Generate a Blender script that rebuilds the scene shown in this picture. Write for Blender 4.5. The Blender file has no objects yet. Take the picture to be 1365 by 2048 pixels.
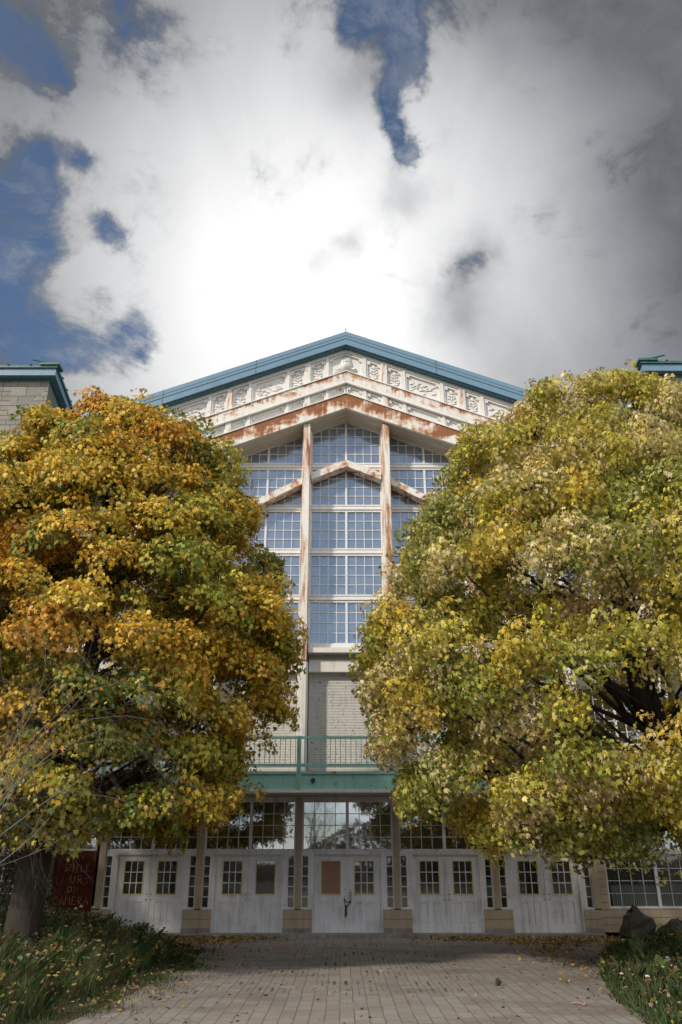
import bpy, bmesh, math, random
import numpy as np
from mathutils import Vector, Matrix
R = math.radians
rnd = random.Random(7)
C = bpy.context.scene
COL = C.collection

# ------------------------------------------------------------------ camera, sky, sun, exposure
F = 1600.0; TH = R(23.7); CAM = (-0.19, -25.8, 1.83)
cd = bpy.data.cameras.new('camera'); cam = bpy.data.objects.new('camera', cd); COL.objects.link(cam)
cam.location = CAM; cam.rotation_euler = (R(90) + TH, 0, 0)
cd.sensor_fit = 'VERTICAL'; cd.sensor_height = 36; cd.sensor_width = 24; cd.lens = 36 * F / 2048
cd.clip_start = 0.1; cd.clip_end = 2000
C.camera = cam
C.view_settings.view_transform = 'Standard'; C.view_settings.look = 'None'
C.view_settings.gamma = 1; C.view_settings.use_curve_mapping = False
C.view_settings.exposure = 0.12

def pdir(x, y):
    u = (x - 682.5) / F; v = (1024 - y) / F
    d = Vector((u, math.cos(TH) - v * math.sin(TH), math.sin(TH) + v * math.cos(TH)))
    return d
def at(x, y, Y):
    d = pdir(x, y); t = (Y - CAM[1]) / d.y
    return Vector((CAM[0] + d.x * t, Y, CAM[2] + d.z * t))
def zat(y, Y): return at(682, y, Y).z
def gp(x, y, z=-0.1):
    d = pdir(x, y); t = (z - CAM[2]) / d.z
    return Vector((CAM[0] + d.x * t, CAM[1] + d.y * t, z))

SUN_EL, SUN_AZ = 36, 47          # azimuth measured to the left of straight behind the viewer
sdir = Vector((-math.sin(R(SUN_AZ)) * math.cos(R(SUN_EL)), -math.cos(R(SUN_AZ)) * math.cos(R(SUN_EL)), math.sin(R(SUN_EL))))
sl = bpy.data.lights.new('sun', 'SUN'); sl.energy = 2.9; sl.angle = R(3.0); sl.color = (1.0, .90, .76)
so = bpy.data.objects.new('sun', sl); COL.objects.link(so); so.rotation_euler = (-sdir).to_track_quat('-Z', 'Y').to_euler()

class NT:
    def __init__(s, tree): s.t = tree; s.n = tree.nodes; s.l = tree.links
    def new(s, typ, **kw):
        n = s.n.new(typ)
        for k, v in kw.items(): setattr(n, k, v)
        return n
    def inp(s, node, i, v):
        if v is None: return
        if isinstance(v, bpy.types.NodeSocket): s.l.new(v, node.inputs[i])
        else: node.inputs[i].default_value = v
    def math(s, op, a, b=None, c=None, clamp=False):
        n = s.new('ShaderNodeMath', operation=op); n.use_clamp = clamp
        s.inp(n, 0, a); s.inp(n, 1, b); s.inp(n, 2, c); return n.outputs[0]
    def vmath(s, op, a, b=None):
        n = s.new('ShaderNodeVectorMath', operation=op); s.inp(n, 0, a); s.inp(n, 1, b)
        return n.outputs['Value'] if op in ('DOT_PRODUCT', 'LENGTH') else n.outputs[0]
    def noise(s, vec, scale, detail=4, rough=.5, dist=0, dim='3D', color=False):
        n = s.new('ShaderNodeTexNoise', noise_dimensions=dim)
        s.inp(n, 'Vector', vec); n.inputs['Scale'].default_value = scale; n.inputs['Detail'].default_value = detail
        n.inputs['Roughness'].default_value = rough; n.inputs['Distortion'].default_value = dist
        return n.outputs['Color'] if color else n.outputs['Fac']
    def ramp(s, fac, stops, interp='LINEAR'):
        n = s.new('ShaderNodeValToRGB'); n.color_ramp.interpolation = interp
        e = n.color_ramp.elements
        while len(e) < len(stops): e.new(.5)
        for i, (p, c) in enumerate(stops):
            e[i].position = p; e[i].color = (c[0], c[1], c[2], 1) if not isinstance(c, (int, float)) else (c, c, c, 1)
        s.inp(n, 0, fac); return n.outputs[0]
    def mix(s, fac, a, b, mode='MIX'):
        n = s.new('ShaderNodeMix', data_type='RGBA', blend_type=mode)
        s.inp(n, 0, fac)
        for i, v in ((6, a), (7, b)):
            if isinstance(v, (tuple, list)): v = (v[0], v[1], v[2], 1)
            s.inp(n, i, v)
        return n.outputs[2]
    def map(s, vec, scale=(1, 1, 1), rot=(0, 0, 0), loc=(0, 0, 0)):
        n = s.new('ShaderNodeMapping'); s.inp(n, 0, vec)
        n.inputs['Scale'].default_value = scale; n.inputs['Rotation'].default_value = rot; n.inputs['Location'].default_value = loc
        return n.outputs[0]
    def sstep(s, v, a, b):
        n = s.new('ShaderNodeMapRange', interpolation_type='SMOOTHSTEP'); s.inp(n, 0, v)
        n.inputs[1].default_value = a; n.inputs[2].default_value = b; return n.outputs[0]

W = bpy.data.worlds.new('World'); C.world = W; W.use_nodes = True
w = NT(W.node_tree); w.n.clear()
sky = w.new('ShaderNodeTexSky', sky_type='NISHITA'); sky.sun_disc = False
sky.sun_elevation = R(SUN_EL); sky.sun_rotation = math.atan2(sdir.x, sdir.y); sky.air_density = 1.0; sky.dust_density = .4; sky.ozone_density = 2.5
bs = w.new('ShaderNodeBackground'); w.l.new(sky.outputs[0], bs.inputs[0]); bs.inputs[1].default_value = .10
tc = w.new('ShaderNodeTexCoord'); D0 = w.vmath('NORMALIZE', tc.outputs['Generated'])
wn = w.noise(D0, 5.5, 6, .6, color=True)
wn = w.vmath('SUBTRACT', wn, (.5, .5, .5)); wsc = w.new('ShaderNodeVectorMath', operation='SCALE'); w.l.new(wn, wsc.inputs[0]); wsc.inputs['Scale'].default_value = .17
DW = w.vmath('NORMALIZE', w.vmath('ADD', D0, wsc.outputs[0]))
def blobs(lst, vec):
    acc = None
    for (x, y, r, a) in lst:
        d = pdir(x, y).normalized() if not isinstance(x, Vector) else x.normalized()
        if isinstance(x, Vector): rr = r
        else:
            d2 = pdir(x + r, y).normalized(); rr = d.angle(d2)
        q = w.vmath('DOT_PRODUCT', vec, tuple(d))
        q = w.math('MULTIPLY', w.math('SUBTRACT', q, 1.0), 2.0 / rr ** 2)
        q = w.math('MULTIPLY', w.math('EXPONENT', q), a)
        acc = q if acc is None else w.math('ADD', acc, q)
    return acc
holes = [(20, 50, 75, 1.2), (95, 95, 45, .8), (20, 290, 65, 1.1), (10, 430, 85, 1.5), (190, 430, 42, 1.0), (125, 310, 38, .8),
         (30, 620, 90, 1.1), (170, 560, 36, .7), (235, 650, 75, 1.1), (120, 700, 70, .9), (290, 690, 30, .6),
         (800, -30, 110, 1.3), (690, 20, 55, 1.0), (805, 90, 52, 1.1), (795, 180, 46, 1.1), (795, 240, 40, 1.1), (815, 290, 26, .8), (850, 140, 26, .6), (268, 15, 44, .75),
         (925, 540, 36, .50), (958, 540, 26, .42), (-250, 500, 220, 1.0), (1600, 700, 120, .4),
         (Vector((0, -1, .45)), 0, .55, 1.1), (Vector((.5, -1, 1.2)), 0, .4, .5), (Vector((-.9, -.4, .6)), 0, .3, 1.)]
hb = blobs(holes, DW)
hb = w.math('MULTIPLY', w.math('MINIMUM', hb, 1.15), .80)
n1 = w.noise(w.map(D0, scale=(1, 1, 1.5)), 7, 12, .68, .5)
n2 = w.noise(w.map(D0, scale=(1, 1, 1)), 19, 10, .66, .15)
hv = w.math('ADD', hb, w.math('MULTIPLY', w.math('SUBTRACT', n1, .5), 2.1))
hv = w.math('ADD', hv, w.math('MULTIPLY', w.math('SUBTRACT', n2, .5), .8))
cover = w.math('SUBTRACT', 1.0, w.sstep(hv, .26, .88))
wisp = w.sstep(w.noise(w.map(D0, scale=(1, 1, 2.2), loc=(3, 1, 2)), 9, 12, .68, .3), .40, .66)
cover = w.math('MAXIMUM', cover, w.math('MULTIPLY', wisp, .42))
br = blobs([(640, 585, 575, 1.0), (560, 760, 300, .10)], D0)  # clouds dim away from the view's middle: a vignette painted into the sky
dk = blobs([(1380, 420, 240, .16), (1180, -20, 220, .16), (150, 80, 200, .10), (800, 400, 55, .26), (690, 490, 34, .30), (640, 545, 30, .22), (915, 600, 70, .28), (950, 520, 60, .22), (720, 150, 100, .25), (960, 40, 80, .12), (1000, 700, 120, .15)], DW)  # grey cloud patches; the outermost ones deepen the painted vignette
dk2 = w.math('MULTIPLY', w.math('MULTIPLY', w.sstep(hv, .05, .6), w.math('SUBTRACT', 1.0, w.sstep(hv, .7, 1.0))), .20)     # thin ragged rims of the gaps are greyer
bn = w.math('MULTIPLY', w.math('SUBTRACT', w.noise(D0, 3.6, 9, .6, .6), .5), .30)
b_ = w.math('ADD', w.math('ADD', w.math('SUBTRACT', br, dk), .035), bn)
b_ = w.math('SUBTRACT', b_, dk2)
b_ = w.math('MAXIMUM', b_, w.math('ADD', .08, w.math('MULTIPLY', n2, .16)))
# clouds away from the view (overhead and behind): an even grey-white deck
yv = w.new('ShaderNodeSeparateXYZ'); w.l.new(D0, yv.inputs[0])
back = w.sstep(yv.outputs[1], .15, -.25)
b_ = w.math('ADD', w.math('MULTIPLY', b_, w.math('SUBTRACT', 1.0, back)), w.math('MULTIPLY', back, w.math('ADD', 1.35, bn)))
b_ = w.math('MINIMUM', b_, 1.5)
ccol = w.ramp(b_, [(0, (.80, .87, 1.0)), (.5, (.97, .98, 1.0)), (1, (1, 1, 1))])
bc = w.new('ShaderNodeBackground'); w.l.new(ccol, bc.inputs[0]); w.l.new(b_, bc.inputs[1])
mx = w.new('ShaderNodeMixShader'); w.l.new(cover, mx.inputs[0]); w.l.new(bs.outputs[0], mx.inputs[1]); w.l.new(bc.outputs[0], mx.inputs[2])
wo = w.new('ShaderNodeOutputWorld'); w.l.new(mx.outputs[0], wo.inputs[0])

# ------------------------------------------------------------------ materials
MATS = {}
def mat(name, build):
    if name in MATS: return MATS[name]
    m = bpy.data.materials.new(name); m.use_nodes = True
    t = NT(m.node_tree); t.n.clear()
    t.out = t.new('ShaderNodeOutputMaterial'); t.p = t.new('ShaderNodeBsdfPrincipled'); t.l.new(t.p.outputs[0], t.out.inputs[0])
    t.tc = t.new('ShaderNodeTexCoord'); t.geo = t.new('ShaderNodeNewGeometry'); t.pos = t.geo.outputs['Position']
    build(t); MATS[name] = m; return m
def setp(t, col=None, rough=.6, metal=0, spec=.4, bump=None, bs=.3, bd=.01):
    if col is not None:
        t.inp(t.p, 'Base Color', (col[0], col[1], col[2], 1) if isinstance(col, tuple) else col)
    t.inp(t.p, 'Roughness', rough); t.inp(t.p, 'Metallic', metal); t.inp(t.p, 'Specular IOR Level', spec)
    if bump is not None:
        b = t.new('ShaderNodeBump'); b.inputs['Strength'].default_value = bs; b.inputs['Distance'].default_value = bd
        t.inp(b, 'Height', bump); t.l.new(b.outputs[0], t.p.inputs['Normal'])

def paint(base, dirt=(.30, .26, .20), dl=.52, dh=.75, rust=0, rs=(1, 1, 1), rscale=1.6, streak=True, rough=.55, chips=0, amt=.6, edge=None):
    def b(t):
        n = t.noise(t.pos, 1.7, 7, .62)
        st = t.noise(t.map(t.pos, scale=(9, 9, .7)), 1.0, 5, .6)
        v = t.math('ADD', t.math('MULTIPLY', n, .5), t.math('MULTIPLY', st, .5)) if streak else n
        f = t.math('MULTIPLY', t.sstep(v, dl - .06, dh), amt)
        col = t.mix(f, base, dirt)
        fine = t.noise(t.pos, 40, 3, .6); col = t.mix(t.math('MULTIPLY', t.sstep(fine, .55, .8), .25), col, dirt)
        h = n
        if chips:
            c = t.noise(t.pos, 14, 6, .7, .6); cf = t.sstep(c, 1 - chips, 1.03 - chips); col = t.mix(cf, col, (.07, .045, .03))
        if rust:
            r1 = t.noise(t.map(t.pos, scale=rs), rscale, 8, .62, .5)
            r2 = t.noise(t.map(t.pos, scale=(7 * rs[0], 7 * rs[1], 1.0)), 1.0, 6, .65)
            rv = t.math('ADD', t.math('MULTIPLY', r1, .72), t.math('MULTIPLY', r2, .28))
            th = .72 - rust * .4
            rv = t.math('ADD', rv, t.math('MULTIPLY', t.math('SUBTRACT', t.noise(t.pos, 22, 6, .7), .5), .14))
            if edge:
                sp = t.new('ShaderNodeSeparateXYZ'); t.l.new(t.pos, sp.inputs[0])
                tt = t.math('DIVIDE', t.math('SUBTRACT', t.math('ADD', sp.outputs[2], t.math('MULTIPLY', t.math('ABSOLUTE', sp.outputs[0]), .39)), edge[0]), edge[1])
                dr = t.noise(t.map(t.pos, scale=(5, 5, .5)), 1.6, 7, .7)
                rv = t.math('ADD', rv, t.math('MULTIPLY', t.math('SUBTRACT', tt, .55), .16))
                rv = t.math('ADD', rv, t.math('MULTIPLY', t.math('SUBTRACT', dr, .5), .30))
            fr = t.sstep(rv, th - .07, th + .02); core = t.sstep(rv, th - .005, th + .075)
            rc = t.mix(t.noise(t.map(t.pos, scale=(3, 3, .8)), 5, 8, .75), (.42, .16, .06), (.07, .026, .018))
            col = t.mix(t.math('MULTIPLY', fr, .75), col, (.50, .23, .09)); col = t.mix(t.math('MULTIPLY', core, .95), col, rc)
            setp(t, col, t.math('ADD', rough, t.math('MULTIPLY', core, .3)), bump=rv, bs=.4, bd=.02)
        else: setp(t, col, rough, bump=h, bs=.25, bd=.01)
    return b
WHITE = (.75, .73, .68)
M = {}
M['white'] = mat('weathered_white_paint', paint(WHITE, amt=.5))
M['white_frieze'] = mat('frieze_white_paint', paint((.75, .735, .70), dirt=(.50, .44, .35), dl=.5, dh=.8, rust=.13, rscale=2.2, amt=.35))
M['beam_rust'] = mat('badly_rusted_paint', paint(WHITE, rust=.66, rs=(.6, 1, 1.1), rscale=1.5, amt=.5, edge=(17.32, .61)))
M['band_rust'] = mat('partly_rusted_paint', paint(WHITE, rust=.42, rs=(.8, 1, 1.4), rscale=1.7, amt=.5, edge=(18.4, .5)))
M['post_rust'] = mat('lightly_rusted_paint', paint(WHITE, rust=.36, rs=(2.4, 2.4, .8), rscale=1.6, amt=.5))
M['column_rust'] = mat('rust_streaked_paint', paint(WHITE, rust=.50, rs=(2.6, 2.6, .34), rscale=1.4, amt=.55))
M['chevron_rust'] = mat('chipped_rusty_paint', paint(WHITE, rust=.48, rs=(1, 1, 1), rscale=2.6, amt=.5))
M['soffit'] = mat('soffit_paint', paint((.60, .57, .50), chips=.36, amt=.5))
M['frame'] = mat('window_frame_paint', paint((.74, .74, .735), amt=.3, rough=.45))
M['frame_low'] = mat('chipped_frame_paint', paint((.74, .72, .72), dirt=(.25, .17, .13), dl=.5, dh=.72, chips=.37, amt=.6))
M['louver'] = mat('louver_wall_paint', paint((.56, .545, .51), dirt=(.24, .21, .18), chips=.40, amt=.55))
M['side_wall'] = mat('plain_wall_paint', paint((.52, .49, .42), amt=.5))
M['blue'] = mat('blue_metal_fascia', paint((.165, .275, .37), dirt=(.09, .16, .22), rough=.42, amt=.4))
M['blue_dark'] = mat('blue_metal_drip_edge', paint((.05, .13, .18), rough=.5, amt=.3))
M['green_metal'] = mat('green_metal_roof', paint((.035, .13, .115), rough=.4, amt=.4))
M['teal'] = mat('flaking_teal_paint', paint((.31, .60, .53), dirt=(.17, .38, .32), dl=.48, dh=.7, rust=.26, rs=(1.5, 1, 2.0), rscale=2.4, amt=.5))
M['teal_rail'] = mat('teal_railing_paint', paint((.30, .60, .53), chips=.38, amt=.4))
M['tan'] = mat('tan_siding_paint', paint((.42, .33, .22), dirt=(.16, .12, .08), dl=.46, dh=.75, amt=.55))
M['concrete'] = mat('old_concrete', paint((.30, .275, .25), dirt=(.10, .085, .07), dl=.42, dh=.7, rough=.9, amt=.8))
M['door'] = mat('grey_white_door_paint', paint((.74, .74, .75), dirt=(.30, .28, .27), dl=.48, dh=.74, chips=.35, amt=.75, rough=.4))
M['yellow_trim'] = mat('yellowed_glazing_trim', paint((.62, .52, .25), dirt=(.35, .2, .1), amt=.5))
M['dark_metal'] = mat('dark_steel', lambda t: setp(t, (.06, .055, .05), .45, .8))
M['worn_metal'] = mat('worn_brushed_metal', paint((.40, .36, .31), dirt=(.18, .12, .08), rough=.35, amt=.7))
M['bark'] = mat('tree_bark', lambda t: setp(t, t.mix(t.noise(t.map(t.pos, scale=(6, 6, 1.2)), 2, 7, .65), (.022, .017, .013), (.075, .06, .047)), .95, bump=t.noise(t.map(t.pos, scale=(9, 9, 1.4)), 2, 7, .7), bs=.9, bd=.04))
M['grey_bark'] = mat('bleached_twig_bark', lambda t: setp(t, t.mix(t.noise(t.pos, 9, 4), (.11, .09, .08), (.26, .225, .20)), .9))
def ply(t):
    n = t.noise(t.pos, 11, 7, .7, .8); g = t.noise(t.map(t.pos, scale=(30, 30, 1.5)), 1, 4)
    setp(t, t.mix(t.math('ADD', t.math('MULTIPLY', n, .8), t.math('MULTIPLY', g, .3)), (.16, .085, .05), (.46, .27, .18)), .85, bump=n)
M['plywood'] = mat('stained_board', ply)
M['red_board'] = mat('dark_red_board', lambda t: setp(t, t.mix(t.noise(t.pos, 4, 5), (.055, .014, .010), (.085, .022, .015)), .9, spec=.1))
M['ochre_paint'] = mat('ochre_brush_paint', lambda t: setp(t, t.mix(t.noise(t.pos, 25, 4), (.34, .19, .05), (.22, .11, .035)), .8))
M['red_paint'] = mat('red_brush_paint', lambda t: setp(t, (.26, .03, .025), .8))
M['stone'] = mat('rough_rock', lambda t: setp(t, t.mix(t.noise(t.pos, 5, 8, .65), (.16, .15, .13), (.38, .37, .34)), .9, bump=t.noise(t.pos, 9, 8, .7), bs=.8, bd=.03))
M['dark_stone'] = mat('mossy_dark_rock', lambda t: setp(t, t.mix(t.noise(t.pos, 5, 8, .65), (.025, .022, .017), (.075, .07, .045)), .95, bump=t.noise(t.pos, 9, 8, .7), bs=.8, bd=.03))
M['pale_stone'] = mat('pale_flat_rock', lambda t: setp(t, t.mix(t.noise(t.pos, 6, 6), (.42, .40, .37), (.6, .58, .55)), .85, bump=t.noise(t.pos, 12, 6), bs=.5, bd=.02))
M['brick_piece'] = mat('broken_brick', lambda t: setp(t, t.mix(t.noise(t.pos, 20, 5), (.30, .15, .11), (.42, .25, .2)), .9, bump=t.noise(t.pos, 30, 5)))
def ashlar(t):
    v = t.new('ShaderNodeTexVoronoi'); 
    p = t.map(t.tc.outputs['Object'], scale=(.72, .72, .72))
    sx = t.new('ShaderNodeSeparateXYZ'); t.l.new(p, sx.inputs[0]); cb = t.new('ShaderNodeCombineXYZ')
    t.l.new(t.math('ADD', sx.outputs[0], sx.outputs[1]), cb.inputs[0]); t.l.new(sx.outputs[2], cb.inputs[1])
    def bk(sc, w_, h_, off, frq, loc):
        b = t.new('ShaderNodeTexBrick', offset=off, offset_frequency=2, squash=.7, squash_frequency=frq)
        t.inp(b, 'Vector', t.map(cb.outputs[0], loc=loc)); b.inputs['Scale'].default_value = sc
        b.inputs['Brick Width'].default_value = w_; b.inputs['Row Height'].default_value = h_; b.inputs['Mortar Size'].default_value = .012
        b.inputs['Color1'].default_value = (0, 0, 0, 1); b.inputs['Color2'].default_value = (1, 1, 1, 1); b.inputs['Mortar'].default_value = (.5, .5, .5, 1)
        b.inputs['Mortar Smooth'].default_value = .3
        return b
    b1 = bk(1, .62, .30, .43, 3, (0, 0, 0)); b2 = bk(1, .38, .15, .37, 2, (.2, 0, 0))
    vn = t.new('ShaderNodeTexVoronoi', distance='CHEBYCHEV'); t.inp(vn, 'Vector', t.map(cb.outputs[0], scale=(1.1, 1.1, 1))); vn.inputs['Scale'].default_value = 1.0
    sel = t.math('GREATER_THAN', t.noise(t.map(cb.outputs[0], scale=(1.1, 1.6, 1)), 1.0, 0), .5)
    mort = t.math('ADD', t.math('MULTIPLY', b1.outputs['Fac'], t.math('SUBTRACT', 1, sel)), t.math('MULTIPLY', b2.outputs['Fac'], sel))
    bc_ = t.mix(sel, b1.outputs['Color'], b2.outputs['Color'])
    col = t.mix(bc_, (.22, .215, .20), (.37, .35, .315)); col = t.mix(t.noise(t.pos, 5, 6), col, (.25, .23, .20))
    col = t.mix(mort, col, (.16, .15, .135))
    h = t.math('SUBTRACT', t.noise(t.pos, 7, 6), t.math('MULTIPLY', mort, 1.3))
    setp(t, col, .9, bump=h, bs=.8, bd=.04)
M['ashlar'] = mat('random_stone_masonry', ashlar)

def glass_up(t):        # blue-grey ribbed translucent glazing
    rib = t.new('ShaderNodeTexWave', wave_type='BANDS', bands_direction='X'); t.inp(rib, 'Vector', t.pos); rib.inputs['Scale'].default_value = 7.0; rib.inputs['Distortion'].default_value = .6
    n = t.noise(t.map(t.pos, scale=(1, 1, .6)), .9, 5, .6)
    pc = t.new('ShaderNodeTexWhiteNoise', noise_dimensions='2D')
    s = t.new('ShaderNodeSeparateXYZ'); t.l.new(t.pos, s.inputs[0]); cb = t.new('ShaderNodeCombineXYZ')
    t.l.new(t.math('FLOOR', t.math('DIVIDE', s.outputs[0], .305)), cb.inputs[0]); t.l.new(t.math('FLOOR', t.math('DIVIDE', s.outputs[2], .38)), cb.inputs[1]); t.l.new(cb.outputs[0], pc.inputs['Vector'])
    f = t.math('ADD', t.math('MULTIPLY', n, .8), t.math('MULTIPLY', pc.outputs['Value'], .25))
    col = t.mix(f, (.075, .11, .16), (.17, .22, .285))
    col = t.mix(t.math('MULTIPLY', rib.outputs['Fac'], .15), col, (.06, .09, .13))
    setp(t, col, .25, spec=.5)
    tv = t.vmath('SUBTRACT', pc.outputs['Color'], (.5, .5, .5)); ts = t.new('ShaderNodeVectorMath', operation='SCALE'); t.l.new(tv, ts.inputs[0]); ts.inputs['Scale'].default_value = .06
    bp = t.new('ShaderNodeBump'); bp.inputs['Strength'].default_value = .10; bp.inputs['Distance'].default_value = .01; t.inp(bp, 'Height', t.math('ADD', rib.outputs['Fac'], t.math('MULTIPLY', n, 3)))
    nn_ = t.vmath('NORMALIZE', t.vmath('ADD', bp.outputs[0], ts.outputs[0]))
    gl = t.new('ShaderNodeBsdfGlossy'); gl.inputs['Roughness'].default_value = .05; gl.inputs['Color'].default_value = (.85, .93, 1, 1); t.l.new(nn_, gl.inputs['Normal'])
    m_ = t.new('ShaderNodeMixShader'); m_.inputs[0].default_value = .27; t.l.new(t.p.outputs[0], m_.inputs[1]); t.l.new(gl.outputs[0], m_.inputs[2]); t.l.new(m_.outputs[0], t.out.inputs[0])
M['glass_up'] = mat('blue_grey_ribbed_glass', glass_up)
def glass_dark(fac, tint=(.75, .8, .85)):
    def g(t):
        n = t.noise(t.pos, .9, 4, .5)
        b = t.new('ShaderNodeBump'); b.inputs['Strength'].default_value = .05; b.inputs['Distance'].default_value = .03; t.inp(b, 'Height', n)
        setp(t, t.mix(t.noise(t.pos, 1.3, 5), (.012, .011, .009), (.05, .042, .03)), .2)
        gl = t.new('ShaderNodeBsdfGlossy'); gl.inputs['Roughness'].default_value = .025; gl.inputs['Color'].default_value = (*tint, 1); t.l.new(b.outputs[0], gl.inputs['Normal'])
        lw = t.new('ShaderNodeFresnel'); lw.inputs[0].default_value = 1.5
        fc = t.math('ADD', t.math('MULTIPLY', lw.outputs[0], .8), fac, clamp=True)
        m = t.new('ShaderNodeMixShader'); t.l.new(fc, m.inputs[0]); t.l.new(t.p.outputs[0], m.inputs[1]); t.l.new(gl.outputs[0], m.inputs[2])
        t.l.new(m.outputs[0], t.out.inputs[0])
    return g
M['glass_low'] = mat('reflecting_window_glass', glass_dark(.40))
M['glass_door'] = mat('dim_door_glass', glass_dark(.12))
M['curtain'] = mat('grey_green_curtain', lambda t: setp(t, (.12, .13, .115), .9))

def leafmat(name, tr=.27, rough=.5):
    def b(t):
        a = t.new('ShaderNodeAttribute', attribute_name='tint')
        setp(t, a.outputs['Color'], rough, spec=.35)
        tl = t.new('ShaderNodeBsdfTranslucent'); t.l.new(a.outputs['Color'], tl.inputs[0])
        m = t.new('ShaderNodeMixShader'); m.inputs[0].default_value = tr
        t.l.new(t.p.outputs[0], m.inputs[1]); t.l.new(tl.outputs[0], m.inputs[2]); t.l.new(m.outputs[0], t.out.inputs[0])
    return mat(name, b)
M['leaf'] = leafmat('autumn_leaf'); M['blade'] = leafmat('grass_blade', .25, .6); M['dry_leaf'] = leafmat('fallen_leaf', .1, .8)
M['flower'] = mat('white_flower', lambda t: setp(t, (.66, .64, .55), .8))
M['clover'] = mat('clover_flower', lambda t: setp(t, t.mix(t.noise(t.pos, 60, 2), (.62, .45, .45), (.75, .70, .68)), .8))
def soil(t):
    n = t.noise(t.pos, 1.3, 8, .65); n2_ = t.noise(t.pos, 14, 6, .7)
    c = t.mix(n, (.045, .035, .022), (.085, .075, .045)); c = t.mix(t.sstep(n2_, .5, .7), c, (.045, .07, .02))
    setp(t, c, .95, bump=t.math('ADD', n, n2_), bs=.8, bd=.08)
M['soil'] = mat('leafy_soil', soil)
def pavers(t):
    b = t.new('ShaderNodeTexBrick', offset=.5, offset_frequency=2, squash=1)
    wob = t.vmath('SUBTRACT', t.noise(t.pos, .8, 3, color=True), (.5, .5, .5)); sc = t.new('ShaderNodeVectorMath', operation='SCALE'); t.l.new(wob, sc.inputs[0]); sc.inputs['Scale'].default_value = .07
    pv = t.vmath('ADD', t.pos, sc.outputs[0])
    t.inp(b, 'Vector', t.map(pv, rot=(0, 0, R(90)))); b.inputs['Scale'].default_value = 1
    b.inputs['Brick Width'].default_value = .42; b.inputs['Row Height'].default_value = .205; b.inputs['Mortar Size'].default_value = .0085; b.inputs['Mortar Smooth'].default_value = .4
    b.inputs['Color1'].default_value = (0, 0, 0, 1); b.inputs['Color2'].default_value = (1, 1, 1, 1)
    big = t.noise(t.pos, .45, 6, .6); fine = t.noise(t.pos, 26, 5, .7)
    col = t.mix(b.outputs['Color'], (.20, .185, .17), (.29, .27, .25)); col = t.mix(t.math('MULTIPLY', big, .6), col, (.29, .245, .21)); col = t.mix(t.math('MULTIPLY', fine, .55), col, (.13, .115, .10))
    moss = t.noise(t.pos, 1.1, 6, .7)
    jc = t.mix(t.sstep(moss, .48, .58), (.055, .045, .035), (.06, .085, .028))
    wide = t.sstep(moss, .60, .68)
    fm = t.math('MULTIPLY', b.outputs['Fac'], t.sstep(t.noise(t.pos, 1.7, 4), .30, .5))
    col = t.mix(t.math('MULTIPLY', fm, .62), col, jc)
    gr = t.math('MULTIPLY', t.math('MULTIPLY', wide, t.sstep(fine, .45, .6)), .7)
    col = t.mix(gr, col, (.07, .085, .03))
    st = t.sstep(t.noise(t.map(t.pos, scale=(.5, 1.2, 1)), .8, 7, .65), .47, .66); col = t.mix(t.math('MULTIPLY', st, .6), col, (.12, .095, .075))
    setp(t, col, .88, bump=t.math('SUBTRACT', t.math('MULTIPLY', fine, .4), t.math('MULTIPLY', b.outputs['Fac'], 1.2)), bs=.7, bd=.012)
M['pavers'] = mat('mossy_block_paving', pavers)

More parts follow.
